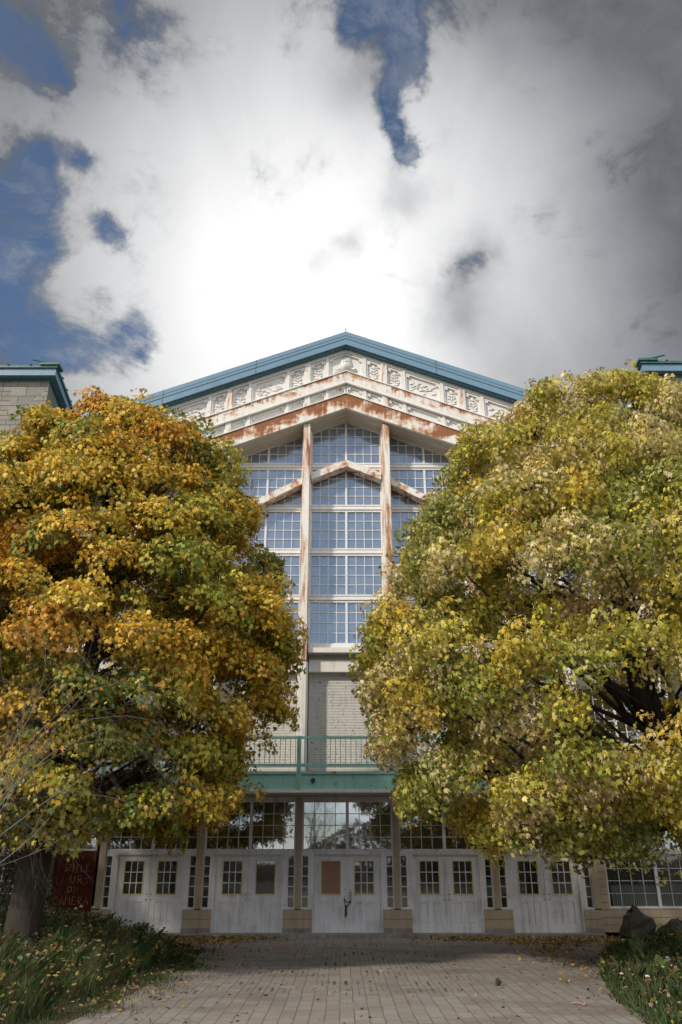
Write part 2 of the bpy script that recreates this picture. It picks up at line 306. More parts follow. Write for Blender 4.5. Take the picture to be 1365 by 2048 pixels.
# ------------------------------------------------------------------ mesh helpers
class MB:
    def __init__(s): s.v = []; s.f = []
    def add(s, vs, fs):
        o = len(s.v); s.v += [tuple(v) for v in vs]; s.f += [tuple(i + o for i in f) for f in fs]; return s
    def box(s, x0, x1, y0, y1, z0, z1):
        return s.hexa([(x0, y0, z0), (x1, y0, z0), (x1, y1, z0), (x0, y1, z0)], [(x0, y0, z1), (x1, y0, z1), (x1, y1, z1), (x0, y1, z1)])
    def hexa(s, b, t):
        return s.add(list(b) + list(t), [(3, 2, 1, 0), (4, 5, 6, 7), (0, 1, 5, 4), (1, 2, 6, 5), (2, 3, 7, 6), (3, 0, 4, 7)])
    def gb(s, x0, x1, y0, y1, zb, zt, m=.39, mt=None):
        """sheared box that follows the gable: z given at x = 0, dropping m per metre of |x|"""
        mt = m if mt is None else mt
        if x0 < 0 < x1:
            s.gb(x0, 0, y0, y1, zb, zt, m, mt); s.gb(0, x1, y0, y1, zb, zt, m, mt); return s
        g = lambda x, z, k: z - k * abs(x)
        return s.hexa([(x0, y0, g(x0, zb, m)), (x1, y0, g(x1, zb, m)), (x1, y1, g(x1, zb, m)), (x0, y1, g(x0, zb, m))],
                      [(x0, y0, g(x0, zt, mt)), (x1, y0, g(x1, zt, mt)), (x1, y1, g(x1, zt, mt)), (x0, y1, g(x0, zt, mt))])
    def prism(s, poly, y0, y1):
        n = len(poly); vs = [(x, y0, z) for x, z in poly] + [(x, y1, z) for x, z in poly]
        return s.add(vs, [tuple(range(n)), tuple(range(2 * n - 1, n - 1, -1))] + [(i, i + n, (i + 1) % n + n, (i + 1) % n) for i in range(n)])
    def tube(s, pts, r, n=6, cap=True):
        pts = [Vector(p) for p in pts]; rs = r if isinstance(r, (list, tuple)) else [r] * len(pts)
        rings = []; a0 = None; o = len(s.v)
        for i, p in enumerate(pts):
            d = (pts[min(i + 1, len(pts) - 1)] - pts[max(i - 1, 0)]).normalized()
            if a0 is None: a0 = d.orthogonal().normalized()
            a0 = (a0 - d * a0.dot(d)); a0 = a0.normalized() if a0.length > 1e-6 else d.orthogonal().normalized()
            b0 = d.cross(a0)
            for k in range(n):
                q = 2 * math.pi * k / n; s.v.append(tuple(p + (a0 * math.cos(q) + b0 * math.sin(q)) * rs[i]))
        for i in range(len(pts) - 1):
            for k in range(n):
                a = o + i * n + k; b = o + i * n + (k + 1) % n; s.f.append((a, b, b + n, a + n))
        if cap: s.f.append(tuple(range(o + n - 1, o - 1, -1))); s.f.append(tuple(range(o + (len(pts) - 1) * n, o + len(pts) * n)))
        return s
    def blob(s, c, r, seed=0, n=10, m=7, rough=.15, rot=0):
        rr = random.Random(seed); o = len(s.v); ph = [rr.uniform(0, 6.28) for _ in range(6)]
        for j in range(m + 1):
            for i in range(n):
                a = 2 * math.pi * i / n; b = math.pi * (j / m - .5)
                k = 1 + rough * (math.sin(3 * a + ph[0] + 2 * b) + math.sin(2 * a + ph[1]) * .8 + math.sin(5 * b + ph[2] + a) * .6 + rr.uniform(-.5, .5))
                x, y, z = math.cos(a) * math.cos(b) * r[0] * k, math.sin(a) * math.cos(b) * r[1] * k, math.sin(b) * r[2] * k
                x, y = x * math.cos(rot) - y * math.sin(rot), x * math.sin(rot) + y * math.cos(rot)
                s.v.append((c[0] + x, c[1] + y, c[2] + z))
        for j in range(m):
            for i in range(n):
                a = o + j * n + i; b = o + j * n + (i + 1) % n; s.f.append((a, b, b + n, a + n))
        return s
    def each(s, name, m, parent=None):
        n = len(s.v) // 8
        for i in range(n):
            q = MB(); q.v = s.v[8 * i:8 * i + 8]; q.f = [tuple(k - 8 * i for k in f) for f in s.f[6 * i:6 * i + 6]]; q.build(name, m, parent)
    def build(s, name, m, parent=None, smooth=False):
        me = bpy.data.meshes.new(name); me.from_pydata(s.v, [], s.f); me.materials.append(m); me.update()
        if smooth: me.polygons.foreach_set('use_smooth', [True] * len(me.polygons))
        o = bpy.data.objects.new(name, me); COL.objects.link(o)
        if parent: o.parent = parent; o.matrix_parent_inverse = Matrix.Translation(-parent.matrix_basis.translation) if parent.type == 'EMPTY' and not parent.parent else Matrix()
        return o
def tag(o, label=None, cat=None, group=None, kind=None):
    for k, v in (('label', label), ('category', cat), ('group', group), ('kind', kind)):
        if v: o[k] = v
    return o
def empty(name, loc, label, cat, group=None):
    o = bpy.data.objects.new(name, None); o.empty_display_size = .3; COL.objects.link(o); o.location = loc
    return tag(o, label, cat, group)

# ------------------------------------------------------------------ ground
def flat(name, poly, z, m):
    me = bpy.data.meshes.new(name); me.from_pydata([(x, y, z) for x, y in poly], [], [tuple(range(len(poly)))]); me.materials.append(m)
    o = bpy.data.objects.new(name, me); COL.objects.link(o); return tag(o, kind='structure')
flat('ground', [(-600, -600), (600, -600), (600, 600), (-600, 600)], -.108, M['soil'])
pave = [(-7.4, .2), (-6.6, -.9), (-4.6, -1.6), (-3.9, -3.0), (-3.5, -4.3), (-3.3, -6.5), (-3.45, -9.2), (-3.8, -13.5), (-4.4, -24), (-5, -40), (7, -40), (4.4, -24), (3.7, -15), (4.1, -12), (4.8, -9.2), (6.0, -6.0), (6.9, -3.8), (8.2, -1.5), (8.2, .2)]
flat('paving', pave, -.10, M['pavers'])

# ------------------------------------------------------------------ the hall
hall = empty('exhibition_hall', (0, 0, 0), 'white gabled hall with rusty trim, tall glazing, teal balcony and grey doors', 'building')
P = hall
m = .39; XE = 11.2
# body and roof behind the front
b = MB(); b.box(-XE, -XE + .3, 1.1, 30, -.1, 15.2); b.box(XE - .3, XE, 1.1, 30, -.1, 15.2); b.box(-XE, XE, 29.7, 30, -.1, 15.2)
b.each('outer_wall', M['side_wall'], P)
MB().gb(-XE - .4, XE + .4, .15, 30.5, 20.17, 20.5).build('roof', M['green_metal'], P)
# blue fascia in three laps, drip edge
b = MB(); b.gb(-12, 12, -.32, .14, 20.27, 20.63); b.build('fascia', M['blue'], P)
b = MB(); b.gb(-12, 12, -.36, .14, 20.01, 20.265); b.build('fascia', M['blue'], P)
b = MB(); b.gb(-12, 12, -.28, .14, 19.95, 20.007); b.build('drip_edge', M['blue_dark'], P)
b = MB(); b.gb(-12, 12, -.372, -.325, 20.258, 20.288); b.build('lap_gap_line', M['blue_dark'], P)  # dark blue strip drawn along the gap line between two laps
b = MB(); b.gb(-12, 12, -.328, -.315, 20.435, 20.45); b.build('lap_gap_line', M['blue_dark'], P)
b = MB()
for k in range(-3, 4):
    if k: b.gb(k * 3.4 - .012, k * 3.4 + .012, -.368, -.355, 20.01, 20.265); b.gb(k * 3.4 - .012, k * 3.4 + .012, -.328, -.31, 20.27, 20.63)
b.each('fascia_seam', M['blue_dark'], P)
b = MB(); b.tube([(0, .1, 20.60), (0, .1, 21.12)], [.032, .014], 6); b.blob((0, .1, 20.78), (.05, .05, .05), 1); b.build('lightning_rod', M['dark_metal'], P)
# frieze
FB, FT, BB, BT, MBB, MBT = 17.32, 20.0, 17.32, 17.93, 18.45, 18.90   # rust beam and middle band heights at x = 0
MB().gb(-XE, XE, .02, 1.1, 17.55, 20.12).build('frieze_wall', M['white_frieze'], P)
for (x0, x1) in ((-XE, -4.4), (-4.4, 0), (0, 4.4), (4.4, XE)):
    MB().gb(x0, x1, -.15, .8, BB, BT).build('rusted_beam', M['beam_rust'], P)
    MB().gb(x0, x1, -.17, .02, MBB, MBT).build('middle_band', M['band_rust'], P)
b = MB(); b.gb(-XE, XE, -.20, .02, MBB - .05, MBB); b.gb(-XE, XE, -.21, .02, MBT, MBT + .035); b.gb(-XE, XE, -.09, .02, 19.82, 19.99); b.gb(-XE, XE, -.19, .02, BT, BT + .03)
b.each('frieze_moulding', M['white_frieze'], P)
# soffit under the beam, 1 m deep
b = MB(); b.gb(-XE, XE, -.12, .84, BB - .03, BB - .003)
for yy in (.15, .45): b.gb(-XE, XE, yy, yy + .05, BB - .06, BB - .03)
b.build('soffit', M['soffit'], P)
# frieze posts and panels
cols = [(k + .5) * 2.9 for k in range(-4, 4)]
def panel_frame(x0, x1, zb, zt, name, bay, relief=None):
    """recessed panel with notched corners; z at x = 0"""
    b = MB(); w_ = .055
    b.gb(x0, x1, -.062, .02, zt - w_, zt); b.gb(x0, x1, -.062, .02, zb, zb + w_)
    z = lambda x, q: q - m * abs(x)
    for (xa, xb, s_) in ((x0, x0 + w_, 1), (x1 - w_, x1, -1)):
        b.gb(xa, xb, -.059, .02, zb + w_, zt - w_)
    nn = .10
    for xa, xb in ((x0 + w_, x0 + w_ + nn), (x1 - w_ - nn, x1 - w_)):
        b.gb(xa, xb, -.060, .02, zt - w_ - .10, zt - w_)
    o = b.build('frieze_panel', M['white_frieze'], P)
    if relief:
        rb = MB(); rr = random.Random(int(x0 * 100) + 5); xc = (x0 + x1) / 2; zc = (zb + zt) / 2 - m * abs(xc); W2 = (x1 - x0) / 2 - .11; H2 = (zt - zb) / 2 - .13
        if relief == 'tall':     # stem with paired leaves and scrolls
            rb.tube([(xc, .012, zc - H2), (xc + .01, .01, zc), (xc, .012, zc + H2 * .85)], .018, 5)
            for i in range(4):
                zz = zc - H2 * .7 + i * H2 * .42
                for s_ in (-1, 1):
                    L = W2 * (.95 - .17 * i)
                    rb.tube([(xc, 0, zz), (xc + s_ * L * .55, .008, zz + .03), (xc + s_ * L, .012, zz + .16)], [.012, .02, .008], 5)
                    rb.blob((xc + s_ * L * .8, .0, zz + .06 + rr.uniform(-.03, .03)), (.05, .014, .035), rr.randint(0, 99), 7, 5, .2)
            rb.blob((xc, 0, zc + H2 * .85), (.07, .018, .09), 3, 8, 5)
            rb.blob((xc, 0, zc - H2 * .85), (.15, .015, .05), 4, 8, 5)
        elif relief == 'wide':   # long garland of leaves
            for i in range(15):
                a = rr.uniform(0, 6.28); q = rr.uniform(.2, 1)
                xx = xc + math.cos(a) * W2 * q; zz = zc + math.sin(a) * H2 * .75 * q - m * (abs(xx) - abs(xc)) * .9
                rb.blob((xx, .0, zz), (rr.uniform(.05, .12), .014, rr.uniform(.02, .05)), i, 7, 5, .2)
            rb.tube([(xc - W2 * .9, 0, zc - .1 + m * 0), (xc - W2 * .3, .01, zc + .12), (xc + W2 * .3, .01, zc - .1), (xc + W2 * .9, 0, zc + .05)], [.012, .022, .022, .012], 5)
        elif relief == 'crest':   # bell-shaped boss at the ridge
            rb.prism([(-.42, zb + .10 - m * .42), (-.22, zb + .34), (-.16, zt - .22), (0, zt - .15), (.16, zt - .22), (.22, zb + .34), (.42, zb + .10 - m * .42), (0, zb + .12)], -.05, .02)
            rb.blob((0, -.05, zt - .32), (.09, .03, .05), 3, 8, 5)
            for s_ in (-1, 1): rb.blob((s_ * .30, -.03, zb + .14), (.12, .04, .06), 5, 8, 5); rb.tube([(s_ * .12, -.05, zt - .3), (s_ * .10, -.06, zb + .45)], .02, 5)
        rb.build('relief', M['white_frieze'], o, smooth=True)
for k in range(-4, 5):
    xc = k * 2.9
    if abs(xc) > 9.5: continue
    seg = [(-1.35, -.77, 'tall'), (-.65, .65, 'wide' if k else 'crest'), (.77, 1.35, 'tall')]
    for a, c, r_ in seg:
        panel_frame(xc + a, xc + c, MBT + .06, 19.79, 'p', k, r_ if abs(xc) < 7 else None)
        if k or r_ == 'tall': panel_frame(xc + a, xc + c, BT + .05, MBB - .08, 'p', k)
        else: panel_frame(-.65, -.02, BT + .05, MBB - .08, 'p', k); panel_frame(.02, .65, BT + .05, MBB - .08, 'p', k)
    for q in (-.71, .71):
        b = MB(); b.gb(xc + q - .055, xc + q + .055, -.10, .02, BT + .03, MBB - .05); b.gb(xc + q - .055, xc + q + .055, -.10, .02, MBT + .035, 19.82)
        b.each('frieze_post', M['white_frieze'], P)
for x in cols:
    b = MB(); b.gb(x - .1, x + .1, -.13, .02, BT + .03, MBB - .05); b.gb(x - .1, x + .1, -.13, .02, MBT + .035, 19.82)
    b.each('frieze_post', M['post_rust'], P)
# columns
ZS = 8.3
for x in cols:
    top = BB - .03 - m * abs(x) - .02
    b = MB(); b.box(x - .125, x + .125, -.02, .84, 7.9, top + .05 * 0)
    b.box(x - .165, x - .125, .45, .845, 7.9, top); b.box(x + .125, x + .165, .45, .845, 7.9, top)
    b.build('column', M['column_rust'], P)
    b = MB(); b.box(x - .125, x + .125, .02, .84, 3.95, 7.9); b.box(x + .125, x + .17, .3, .84, 3.95, 7.9); b.box(x - .17, x - .125, .3, .84, 3.95, 7.9)
    b.build('column_base', M['white'], P)

# windows with muntins, cut by the gable line
def clip(poly, a, mm, s_):      # keep z <= a - mm*s_*x
    out = []
    fn = lambda p: a - mm * s_ * p[0] - p[1]
    for i in range(len(poly)):
        p, q = poly[i], poly[(i + 1) % len(poly)]; fp, fq = fn(p), fn(q)
        if fp >= 0: out.append(p)
        if fp * fq < 0: t = fp / (fp - fq); out.append((p[0] + (q[0] - p[0]) * t, p[1] + (q[1] - p[1]) * t))
    return out
def window(x0, x1, zb, zt, Y, cols_n, rows, a=None, mm=.39, fw=.055, halves=2, glass='glass_up', frame='frame', name='window', mull=.075, mw=.022, parent=None, zgrid=None, dep=.06):
    lim = (lambda x: min(zt, a - mm * abs(x))) if a is not None else (lambda x: zt)
    fr = MB(); mu = MB()
    def poly(x0, x1, zb, inset=0):
        p = [(x0, zb), (x1, zb), (x1, zt), (x0, zt)]
        if a is not None:
            aa = a - inset * 1.07
            p = clip(clip(p, aa, mm, 1), aa, mm, -1)
        return p
    # frame: sides, bottom, top
    fr.hexa([(x0, Y - dep, zb), (x0 + fw, Y - dep, zb), (x0 + fw, Y + .02, zb), (x0, Y + .02, zb)], [(x0, Y - dep, lim(x0)), (x0 + fw, Y - dep, lim(x0 + fw)), (x0 + fw, Y + .02, lim(x0 + fw)), (x0, Y + .02, lim(x0))])
    fr.hexa([(x1 - fw, Y - dep, zb), (x1, Y - dep, zb), (x1, Y + .02, zb), (x1 - fw, Y + .02, zb)], [(x1 - fw, Y - dep, lim(x1 - fw)), (x1, Y - dep, lim(x1)), (x1, Y + .02, lim(x1)), (x1 - fw, Y + .02, lim(x1 - fw))])
    fr.box(x0 + fw, x1 - fw, Y - dep + .002, Y + .018, zb, zb + fw)
    if a is None: fr.box(x0 + fw, x1 - fw, Y - dep + .002, Y + .018, zt - fw, zt)
    else:
        xs = sorted(set([x0 + fw, x1 - fw] + ([0.0] if x0 < 0 < x1 else []) + [q for q in ((a - zt) / mm, -(a - zt) / mm) if x0 + fw < q < x1 - fw]))
        for p, q in zip(xs, xs[1:]):
            fr.hexa([(p, Y - dep + .002, lim(p) - fw), (q, Y - dep + .002, lim(q) - fw), (q, Y + .018, lim(q) - fw), (p, Y + .018, lim(p) - fw)], [(p, Y - dep + .002, lim(p)), (q, Y - dep + .002, lim(q)), (q, Y + .018, lim(q)), (p, Y + .018, lim(p))])
    hw = (x1 - x0 - 2 * fw) / halves
    for h in range(1, halves):
        xm = x0 + fw + h * hw; 
        if lim(xm) - fw > zb + fw: fr.box(xm - mull / 2, xm + mull / 2, Y - dep + .004, Y + .016, zb + fw, lim(xm) - fw * .5)
    o = fr.build(name, M[frame], parent or P)
    for h in range(halves):
        xa = x0 + fw + h * hw + (mull / 2 if h else 0); xb = x0 + fw + (h + 1) * hw - (mull / 2 if h < halves - 1 else 0)
        for c in range(1, cols_n):
            xx = xa + (xb - xa) * c / cols_n; tz = lim(xx) - fw * .8
            if tz > zb + fw: mu.box(xx - mw / 2, xx + mw / 2, Y - .03, Y + .012, zb + fw, tz)
    zs = zgrid if zgrid else [zb + fw + (zt - zb - 2 * fw) * r / rows for r in range(1, rows)]
    for z in zs:
        if not (zb + fw < z < zt): continue
        xa, xb = x0 + fw, x1 - fw
        if a is not None:
            xl = (a - fw - z) / mm; xa = max(xa, -xl); xb = min(xb, xl)
        if xb - xa > .05: mu.box(xa, xb, Y - .028, Y + .014, z - mw / 2, z + mw / 2)
    if mu.v: mu.build('muntins', M[frame], o)
    p = poly(x0 + .01, x1 - .01, zb + .01, .01)
    if len(p) >= 3: MB().prism(p, Y, Y + .01).build('pane', M[glass], o)
    return o
YW = .85
CA, CM = 14.98, .39           # underside of the centre chevron
for k in range(-3, 4):
    xc = k * 2.9; x0, x1 = xc - 1.30, xc + 1.30
    A = 17.30
    # gable window
    zb = 15.45
    if A - m * min(abs(x0), abs(x1)) > zb + .15 or k == 0:
        zz = [15.45 + .055 + i * .374 for i in range(1, 6)]
        if abs(k) <= 1: window(x0, x1, zb, 20, YW, 4, 5, a=A, zgrid=zz)
    for zb_, zt_, rows in ((13.74, 15.27, 4), (12.04, 13.56, 4), (10.32, 11.86, 4), (8.60, 10.14, 4)):
        if A - m * min(abs(x0), abs(x1)) < zb_ + .3: continue
        window(x0, x1, zb_, zt_, YW, 4, rows, a=A, glass='glass_up' if abs(k) < 2 else 'glass_low')
    # rails between the windows
    b = MB()
    for z0, z1 in ((15.27, 15.45), (13.56, 13.74), (11.86, 12.04), (10.14, 10.32)):
        if z1 > A - m * max(abs(x0), abs(x1)) - .1:
            if abs(k) > 1: continue
        xa, xb = x0, x1
        lx = (A - z1) / m
        xa, xb = max(xa, -lx + .02), min(xb, lx - .02)
        if xb > xa: b.box(xa, xb, YW - .04, YW + .05, z0 + .002, z1 - .002); b.box(xa, xb, YW - .09, YW - .04, z0 + .03, z0 + .07)
    b.build('window_rail', M['frame'], P)
    # sill and header, louvered wall below
    MB().box(x0 + .04, x1 - .04, .18, .9, 8.19, 8.35).build('window_sill', M['white'], P)
    MB().box(x0 + .05, x1 - .05, .72, .9, 8.35, 8.6).build('sill_apron', M['frame'], P)
    MB().box(x0 + .05, x1 - .05, .42, .9, 7.60, 7.99).build('header_beam', M['white'], P)
    b = MB(); b.box(x0 + .05, x1 - .05, .62, .9, 7.99, 8.19); b.build('sill_soffit', M['soffit'], P)
    if abs(k) < 3:
        b = MB(); z = 7.60; n_ = 74; hh = (7.60 - 3.9) / n_
        for i in range(n_):
            z1_ = z - i * hh; z0_ = z1_ - hh
            b.add([(x0 + .05, .66, z1_), (x1 - .05, .66, z1_), (x1 - .05,   .645, z0_ + .010), (x0 + .05,   .645, z0_ + .010), (x1 - .05, .66, z0_), (x0 + .05, .66, z0_)], [(0, 1, 2, 3), (3, 2, 4, 5)])
        b.box(x0 + .05, x1 - .05, .67, .9, 3.9, 7.6)
        b.build('louvered_wall', M['louver'], P)
    else:
        b = MB(); b.box(x0 - .0, x1 + .0, .6, .9, 3.9, 5.3); b.box(x0, x1, .6, .9, 7.15, 7.60); b.each('upper_wall', M['side_wall'], P)
        window(x0, x1, 5.3, 7.15, .7, 4, 5, glass='glass_low', frame='frame')
# chevron hoods
def hood(x0, x1, zl, zr, name):
    b = MB(); T = .27
    b.hexa([(x0, .34, zl - T), (x1, .34, zr - T), (x1, YW - .07, zr - T), (x0, YW - .07, zl - T)], [(x0, .34, zl), (x1, .34, zr), (x1, YW - .07, zr + .06), (x0, YW - .07, zl + .06)])
    return b
hood(-1.27, 0, 15.41 - .42 * 1.27, 15.41, '').build('chevron_hood', M['chevron_rust'], P)
hood(0, 1.27, 15.41, 15.41 - .42 * 1.27, '').build('chevron_hood', M['chevron_rust'], P)
hood(-4.22, -1.6, 14.69 - .55 * 2.62, 14.69, '').build('chevron_hood', M['chevron_rust'], P)
hood(1.6, 4.22, 14.69, 14.69 - .55 * 2.62, '').build('chevron_hood', M['chevron_rust'], P)

# balcony, 0.9 m deep
class BL(MB):
    def build(s, *a, **k):
        s.v = [(x, y + .6 if y < 0 else y, 1.83 + (z - 1.83) * 1.0247) for x, y, z in s.v]; return MB.build(s, *a, **k)
BL().box(-7.5, 7.5, -1.46, .6, 3.69, 3.9).build('balcony_slab', M['concrete'], P)
BL().box(-7.5, 7.5, -1.44, .6, 3.655, 3.685).build('balcony_soffit', M['soffit'], P)
for i, k in enumerate(range(-2, 3)):
    x0, x1 = k * 2.9 - 1.44, k * 2.9 + 1.44
    b = BL(); b.box(x0, x1, -1.5, -1.46, 3.765, 4.27); b.box(x0, x1, -1.53, -1.50, 4.20, 4.27); b.build('balcony_fascia', M['teal'], P)
    b = BL(); b.box(x0 - .005, x1 + .005, -1.525, -1.455, 5.19, 5.265); b.box(x0 - .005, x1 + .005, -1.525, -1.455, 4.40, 4.485)
    for j in range(1, 19):
        xx = x0 + (x1 - x0) * j / 18.6; b.box(xx - .011, xx + .011, -1.50, -1.478, 4.485, 5.19)
    b.build('railing', M['teal_rail'], P)
for k in range(-3, 3):
    x = k * 2.9 + 1.45
    b = BL(); b.box(x - .065, x - .02, -1.56, -1.45, 3.77, 5.27); b.box(x + .02, x + .065, -1.56, -1.45, 3.77, 5.27); b.box(x - .02, x + .02, -1.53, -1.45, 3.77, 5.27)
    b.build('balcony_post', M['teal'], P)
BL().box(-7.5, 7.5, -1.56, -1.44, 3.685, 3.762).build('balcony_lip', M['white'], P)
b = BL(); b.tube([(-1.02, -1.535, 4.02), (-1.02, -1.51, 4.02)], .07, 14); b.build('conduit_cover', M['dark_metal'], P)

# ground floor: pilasters, transoms, doors, sidelights
HD = dict(zt=3.58)
MB().box(-10.6, 10.6, .03, .3, 3.58, 3.69).build('head_trim', M['frame_low'], P)
for k in range(-4, 4):
    x = k * 2.9 + 1.45
    if abs(x) > 7.5: continue
    b = MB(); b.box(x - .09, x + .09, -.03, .32, .62, 3.652)
    for j in range(13): b.box(x - .095, x + .095, -.036, -.03, .64 + j * .232, .64 + j * .232 + .222)
    b.build('pilaster', M['tan'], P)
def siding(x0, x1, z0, z1, name='siding'):
    b = MB(); n_ = max(1, round((z1 - z0) / .21)); h = (z1 - z0) / n_
    for i in range(n_):
        a = z0 + i * h; b.hexa([(x0, -.024, a), (x1, -.024, a), (x1, .3, a), (x0, .3, a)], [(x0, -.015, a + h - .006), (x1, -.015, a + h - .006), (x1, .3, a + h - .006), (x0, .3, a + h - .006)])
    return b.build(name, M['tan'], P)
def door_leaf(x0, x1, kind, swing=0):
    Y = .05; b = MB(); zb, zt = 0.0, 2.045; w_ = x1 - x0
    lx0, lx1, lz0, lz1 = x0 + w_ * .19, x1 - w_ * .19, .985, 1.905
    # slab with opening and two recessed lower panels
    b.box(x0, lx0, Y, Y + .045, zb, zt); b.box(lx1, x1, Y, Y + .045, zb, zt); b.box(lx0, lx1, Y, Y + .045, lz1, zt); b.box(lx0, lx1, Y, Y + .045, .80, lz0)
    b.box(lx0, lx1, Y, Y + .045, zb, .20); xm = (x0 + x1) / 2; b.box(xm - .06, xm + .06, Y, Y + .045, .20, .80)
    for a, c in ((lx0, xm - .06), (xm + .06, lx1)):
        b.box(a, c, Y + .018, Y + .045, .20, .80); b.box(a + .045, c - .045, Y + .006, Y + .018, .25, .75)
    d = b.build('door', M['door'], P)
    t = MB(); q = .028; t.box(lx0, lx0 + q, Y - .012, Y + .03, lz0, lz1); t.box(lx1 - q, lx1, Y - .012, Y + .03, lz0, lz1); t.box(lx0 + q, lx1 - q, Y - .011, Y + .03, lz0, lz0 + q); t.box(lx0 + q, lx1 - q, Y - .011, Y + .03, lz1 - q, lz1)
    t.build('glazing_trim', M['yellow_trim'], d)
    if kind == 'board':
        o = MB().box(lx0 + q, lx1 - q, Y + .008, Y + .02, lz0 + q, lz1 - q).build('window_board', M['plywood'], d); o['label'] = 'stained brown board filling the door window'
    else: MB().box(lx0 + q, lx1 - q, Y + .02, Y + .026, lz0 + q, lz1 - q).build('pane', M['glass_door'], d)
    if kind == 'grid':
        g = MB()
        for i in (1, 2):
            xx = lx0 + q + (lx1 - lx0 - 2 * q) * i / 3; g.box(xx - .011, xx + .011, Y + .002, Y + .019, lz0 + q, lz1 - q)
            zz = lz0 + q + (lz1 - lz0 - 2 * q) * i / 3; g.box(lx0 + q, lx1 - q, Y + .004, Y + .017, zz - .011, zz + .011)
        g.build('muntins', M['frame'], d)
    return d
kinds = {-2: ('grid', 'grid'), -1: ('grid', 'plain'), 0: ('board', 'grid'), 1: ('grid', 'grid'), 2: ('grid', 'grid')}
for k in range(-2, 3):
    xc = k * 2.9; x0, x1 = xc - 1.36, xc + 1.36
    window(x0, x1, 2.17, 3.58, .12, 4, 4, glass='glass_low', frame='frame_low', name='transom_window', fw=.05, mull=.09, mw=.02, dep=.07)
    MB().box(x0, x1, 0.0, .3, 2.075, 2.168).build('door_head', M['frame_low'], P)
    b = MB(); xd = 1.03
    b.box(xc - xd, xc - .975, .0, .3, 0, 2.074); b.box(xc + .975, xc + xd, .0, .3, 0, 2.074); b.box(xc - .975, xc + .975, .01, .3, 2.047, 2.074)
    b.build('door_frame', M['frame_low'], P)
    MB().box(xc - .975, xc + .975, .12, .15, 0, 2.047).build('door_backing', M['dark_metal'], P)
    L = door_leaf(xc - .97, xc - .008, kinds[k][0]); Rr = door_leaf(xc + .008, xc + .97, kinds[k][1])
    for d, s_ in ((L, -1), (Rr, 1)):
        hb_ = MB(); 
        for z in ((1.0, .86) if k else (1.12,)): hb_.tube([(xc + s_ * .07, .052, z), (xc + s_ * .07, .03, z)], .016, 8)
        hb_.build('keyhole', M['dark_metal'], d)
    MB().box(xc - .02, xc + .02, .035, .049, .02, 2.03).build('astragal', M['frame_low'], L if k else L)
    for s_ in (-1, 1):
        a, c = sorted((xc + s_ * 1.03, xc + s_ * 1.36))
        fr = MB(); ga, gc = (a + .03, c - .12) if s_ < 0 else (a + .12, c - .03)
        ga, gc = (xc - 1.325, xc - 1.16) if s_ < 0 else (xc + 1.16, xc + 1.325)
        fr.box(a, ga, .0, .2, .60, 2.074); fr.box(gc, c, .0, .2, .60, 2.074); fr.box(ga, gc, .0, .2, .60, .66); fr.box(ga, gc, .0, .2, 2.02, 2.074)
        sf = fr.build('sidelight', M['frame_low'], P)
        g = MB()
        for j in range(1, 5): zz = .66 + 1.36 * j / 5; g.box(ga, gc, .06, .10, zz - .013, zz + .013)
        g.build('muntins', M['frame'], sf); MB().box(ga, gc, .10, .11, .66, 2.02).build('pane', M['glass_door'], sf)
for k in range(-3, 3):
    x = k * 2.9 + 1.45
    siding(x - .42 if x > -7 else x - .09, x + .42 if x < 7 else x + .09, .12, .598)
    MB().box(x - (.42 if x > -7 else .09), x + (.42 if x < 7 else .09), -.06, .3, -.09, .118).build('plinth', M['concrete'], P)
MB().box(-7.3, 7.3, -.38, .06, -.098, -.006).build('door_sill', M['concrete'], P)
# door 3 hardware
b = MB(); b.box(.05, .12, .02, .05, .86, 1.08); b.tube([(.085, .02, 1.03), (.085, -.04, 1.0), (.085, -.04, .78), (.085, .02, .74)], .013, 8); b.build('door_handle', M['worn_metal'], Rr if False else P)
b = MB(); b.tube([(-.09, .05, .93), (-.09, -.01, .90), (-.09, -.02, .82), (-.09, .05, .80)], .012, 8); b.build('door_handle', M['worn_metal'], P)
# outer bays on the ground floor
for s_ in (-1, 1):
    a, c = sorted((s_ * 7.34, s_ * 10.6))
    siding(a, c, .02, .60)
    MB().box(a, c, .1, .3, .60, .63).build('outer_sill', M['frame_low'], P)
    wx0, wx1 = (a, c - .12) if s_ < 0 else (a + .25, c)
    if s_ > 0: siding(a, a + .25, .6, 2.6)
    window(wx0, wx1, .63, 2.08, .12, 4, 4, glass='glass_door', frame='frame_low', mull=.09, mw=.016)
    window(wx0, wx1, 2.17, 3.58, .12, 4, 4, glass='glass_low', frame='frame_low', name='transom_window', mull=.09, mw=.016)
    MB().box(wx0, wx1, .02, .3, 2.08, 2.17).build('window_rail', M['frame_low'], P)
b = MB()
for i in range(44):
    x = 7.72 + i * .062; b.add([(x, .085, .66), (x + .031, .105, .66), (x + .031, .105, 1.24), (x, .085, 1.24), (x + .062, .085, .66), (x + .062, .085, 1.24)], [(0, 1, 2, 3), (1, 4, 5, 2)])
b.build('curtain', M['curtain'], P)
b = MB(); b.box(-10.6, 10.6, .55, .9, -.1, 3.66); b.build('inner_wall', M['dark_metal'], P)

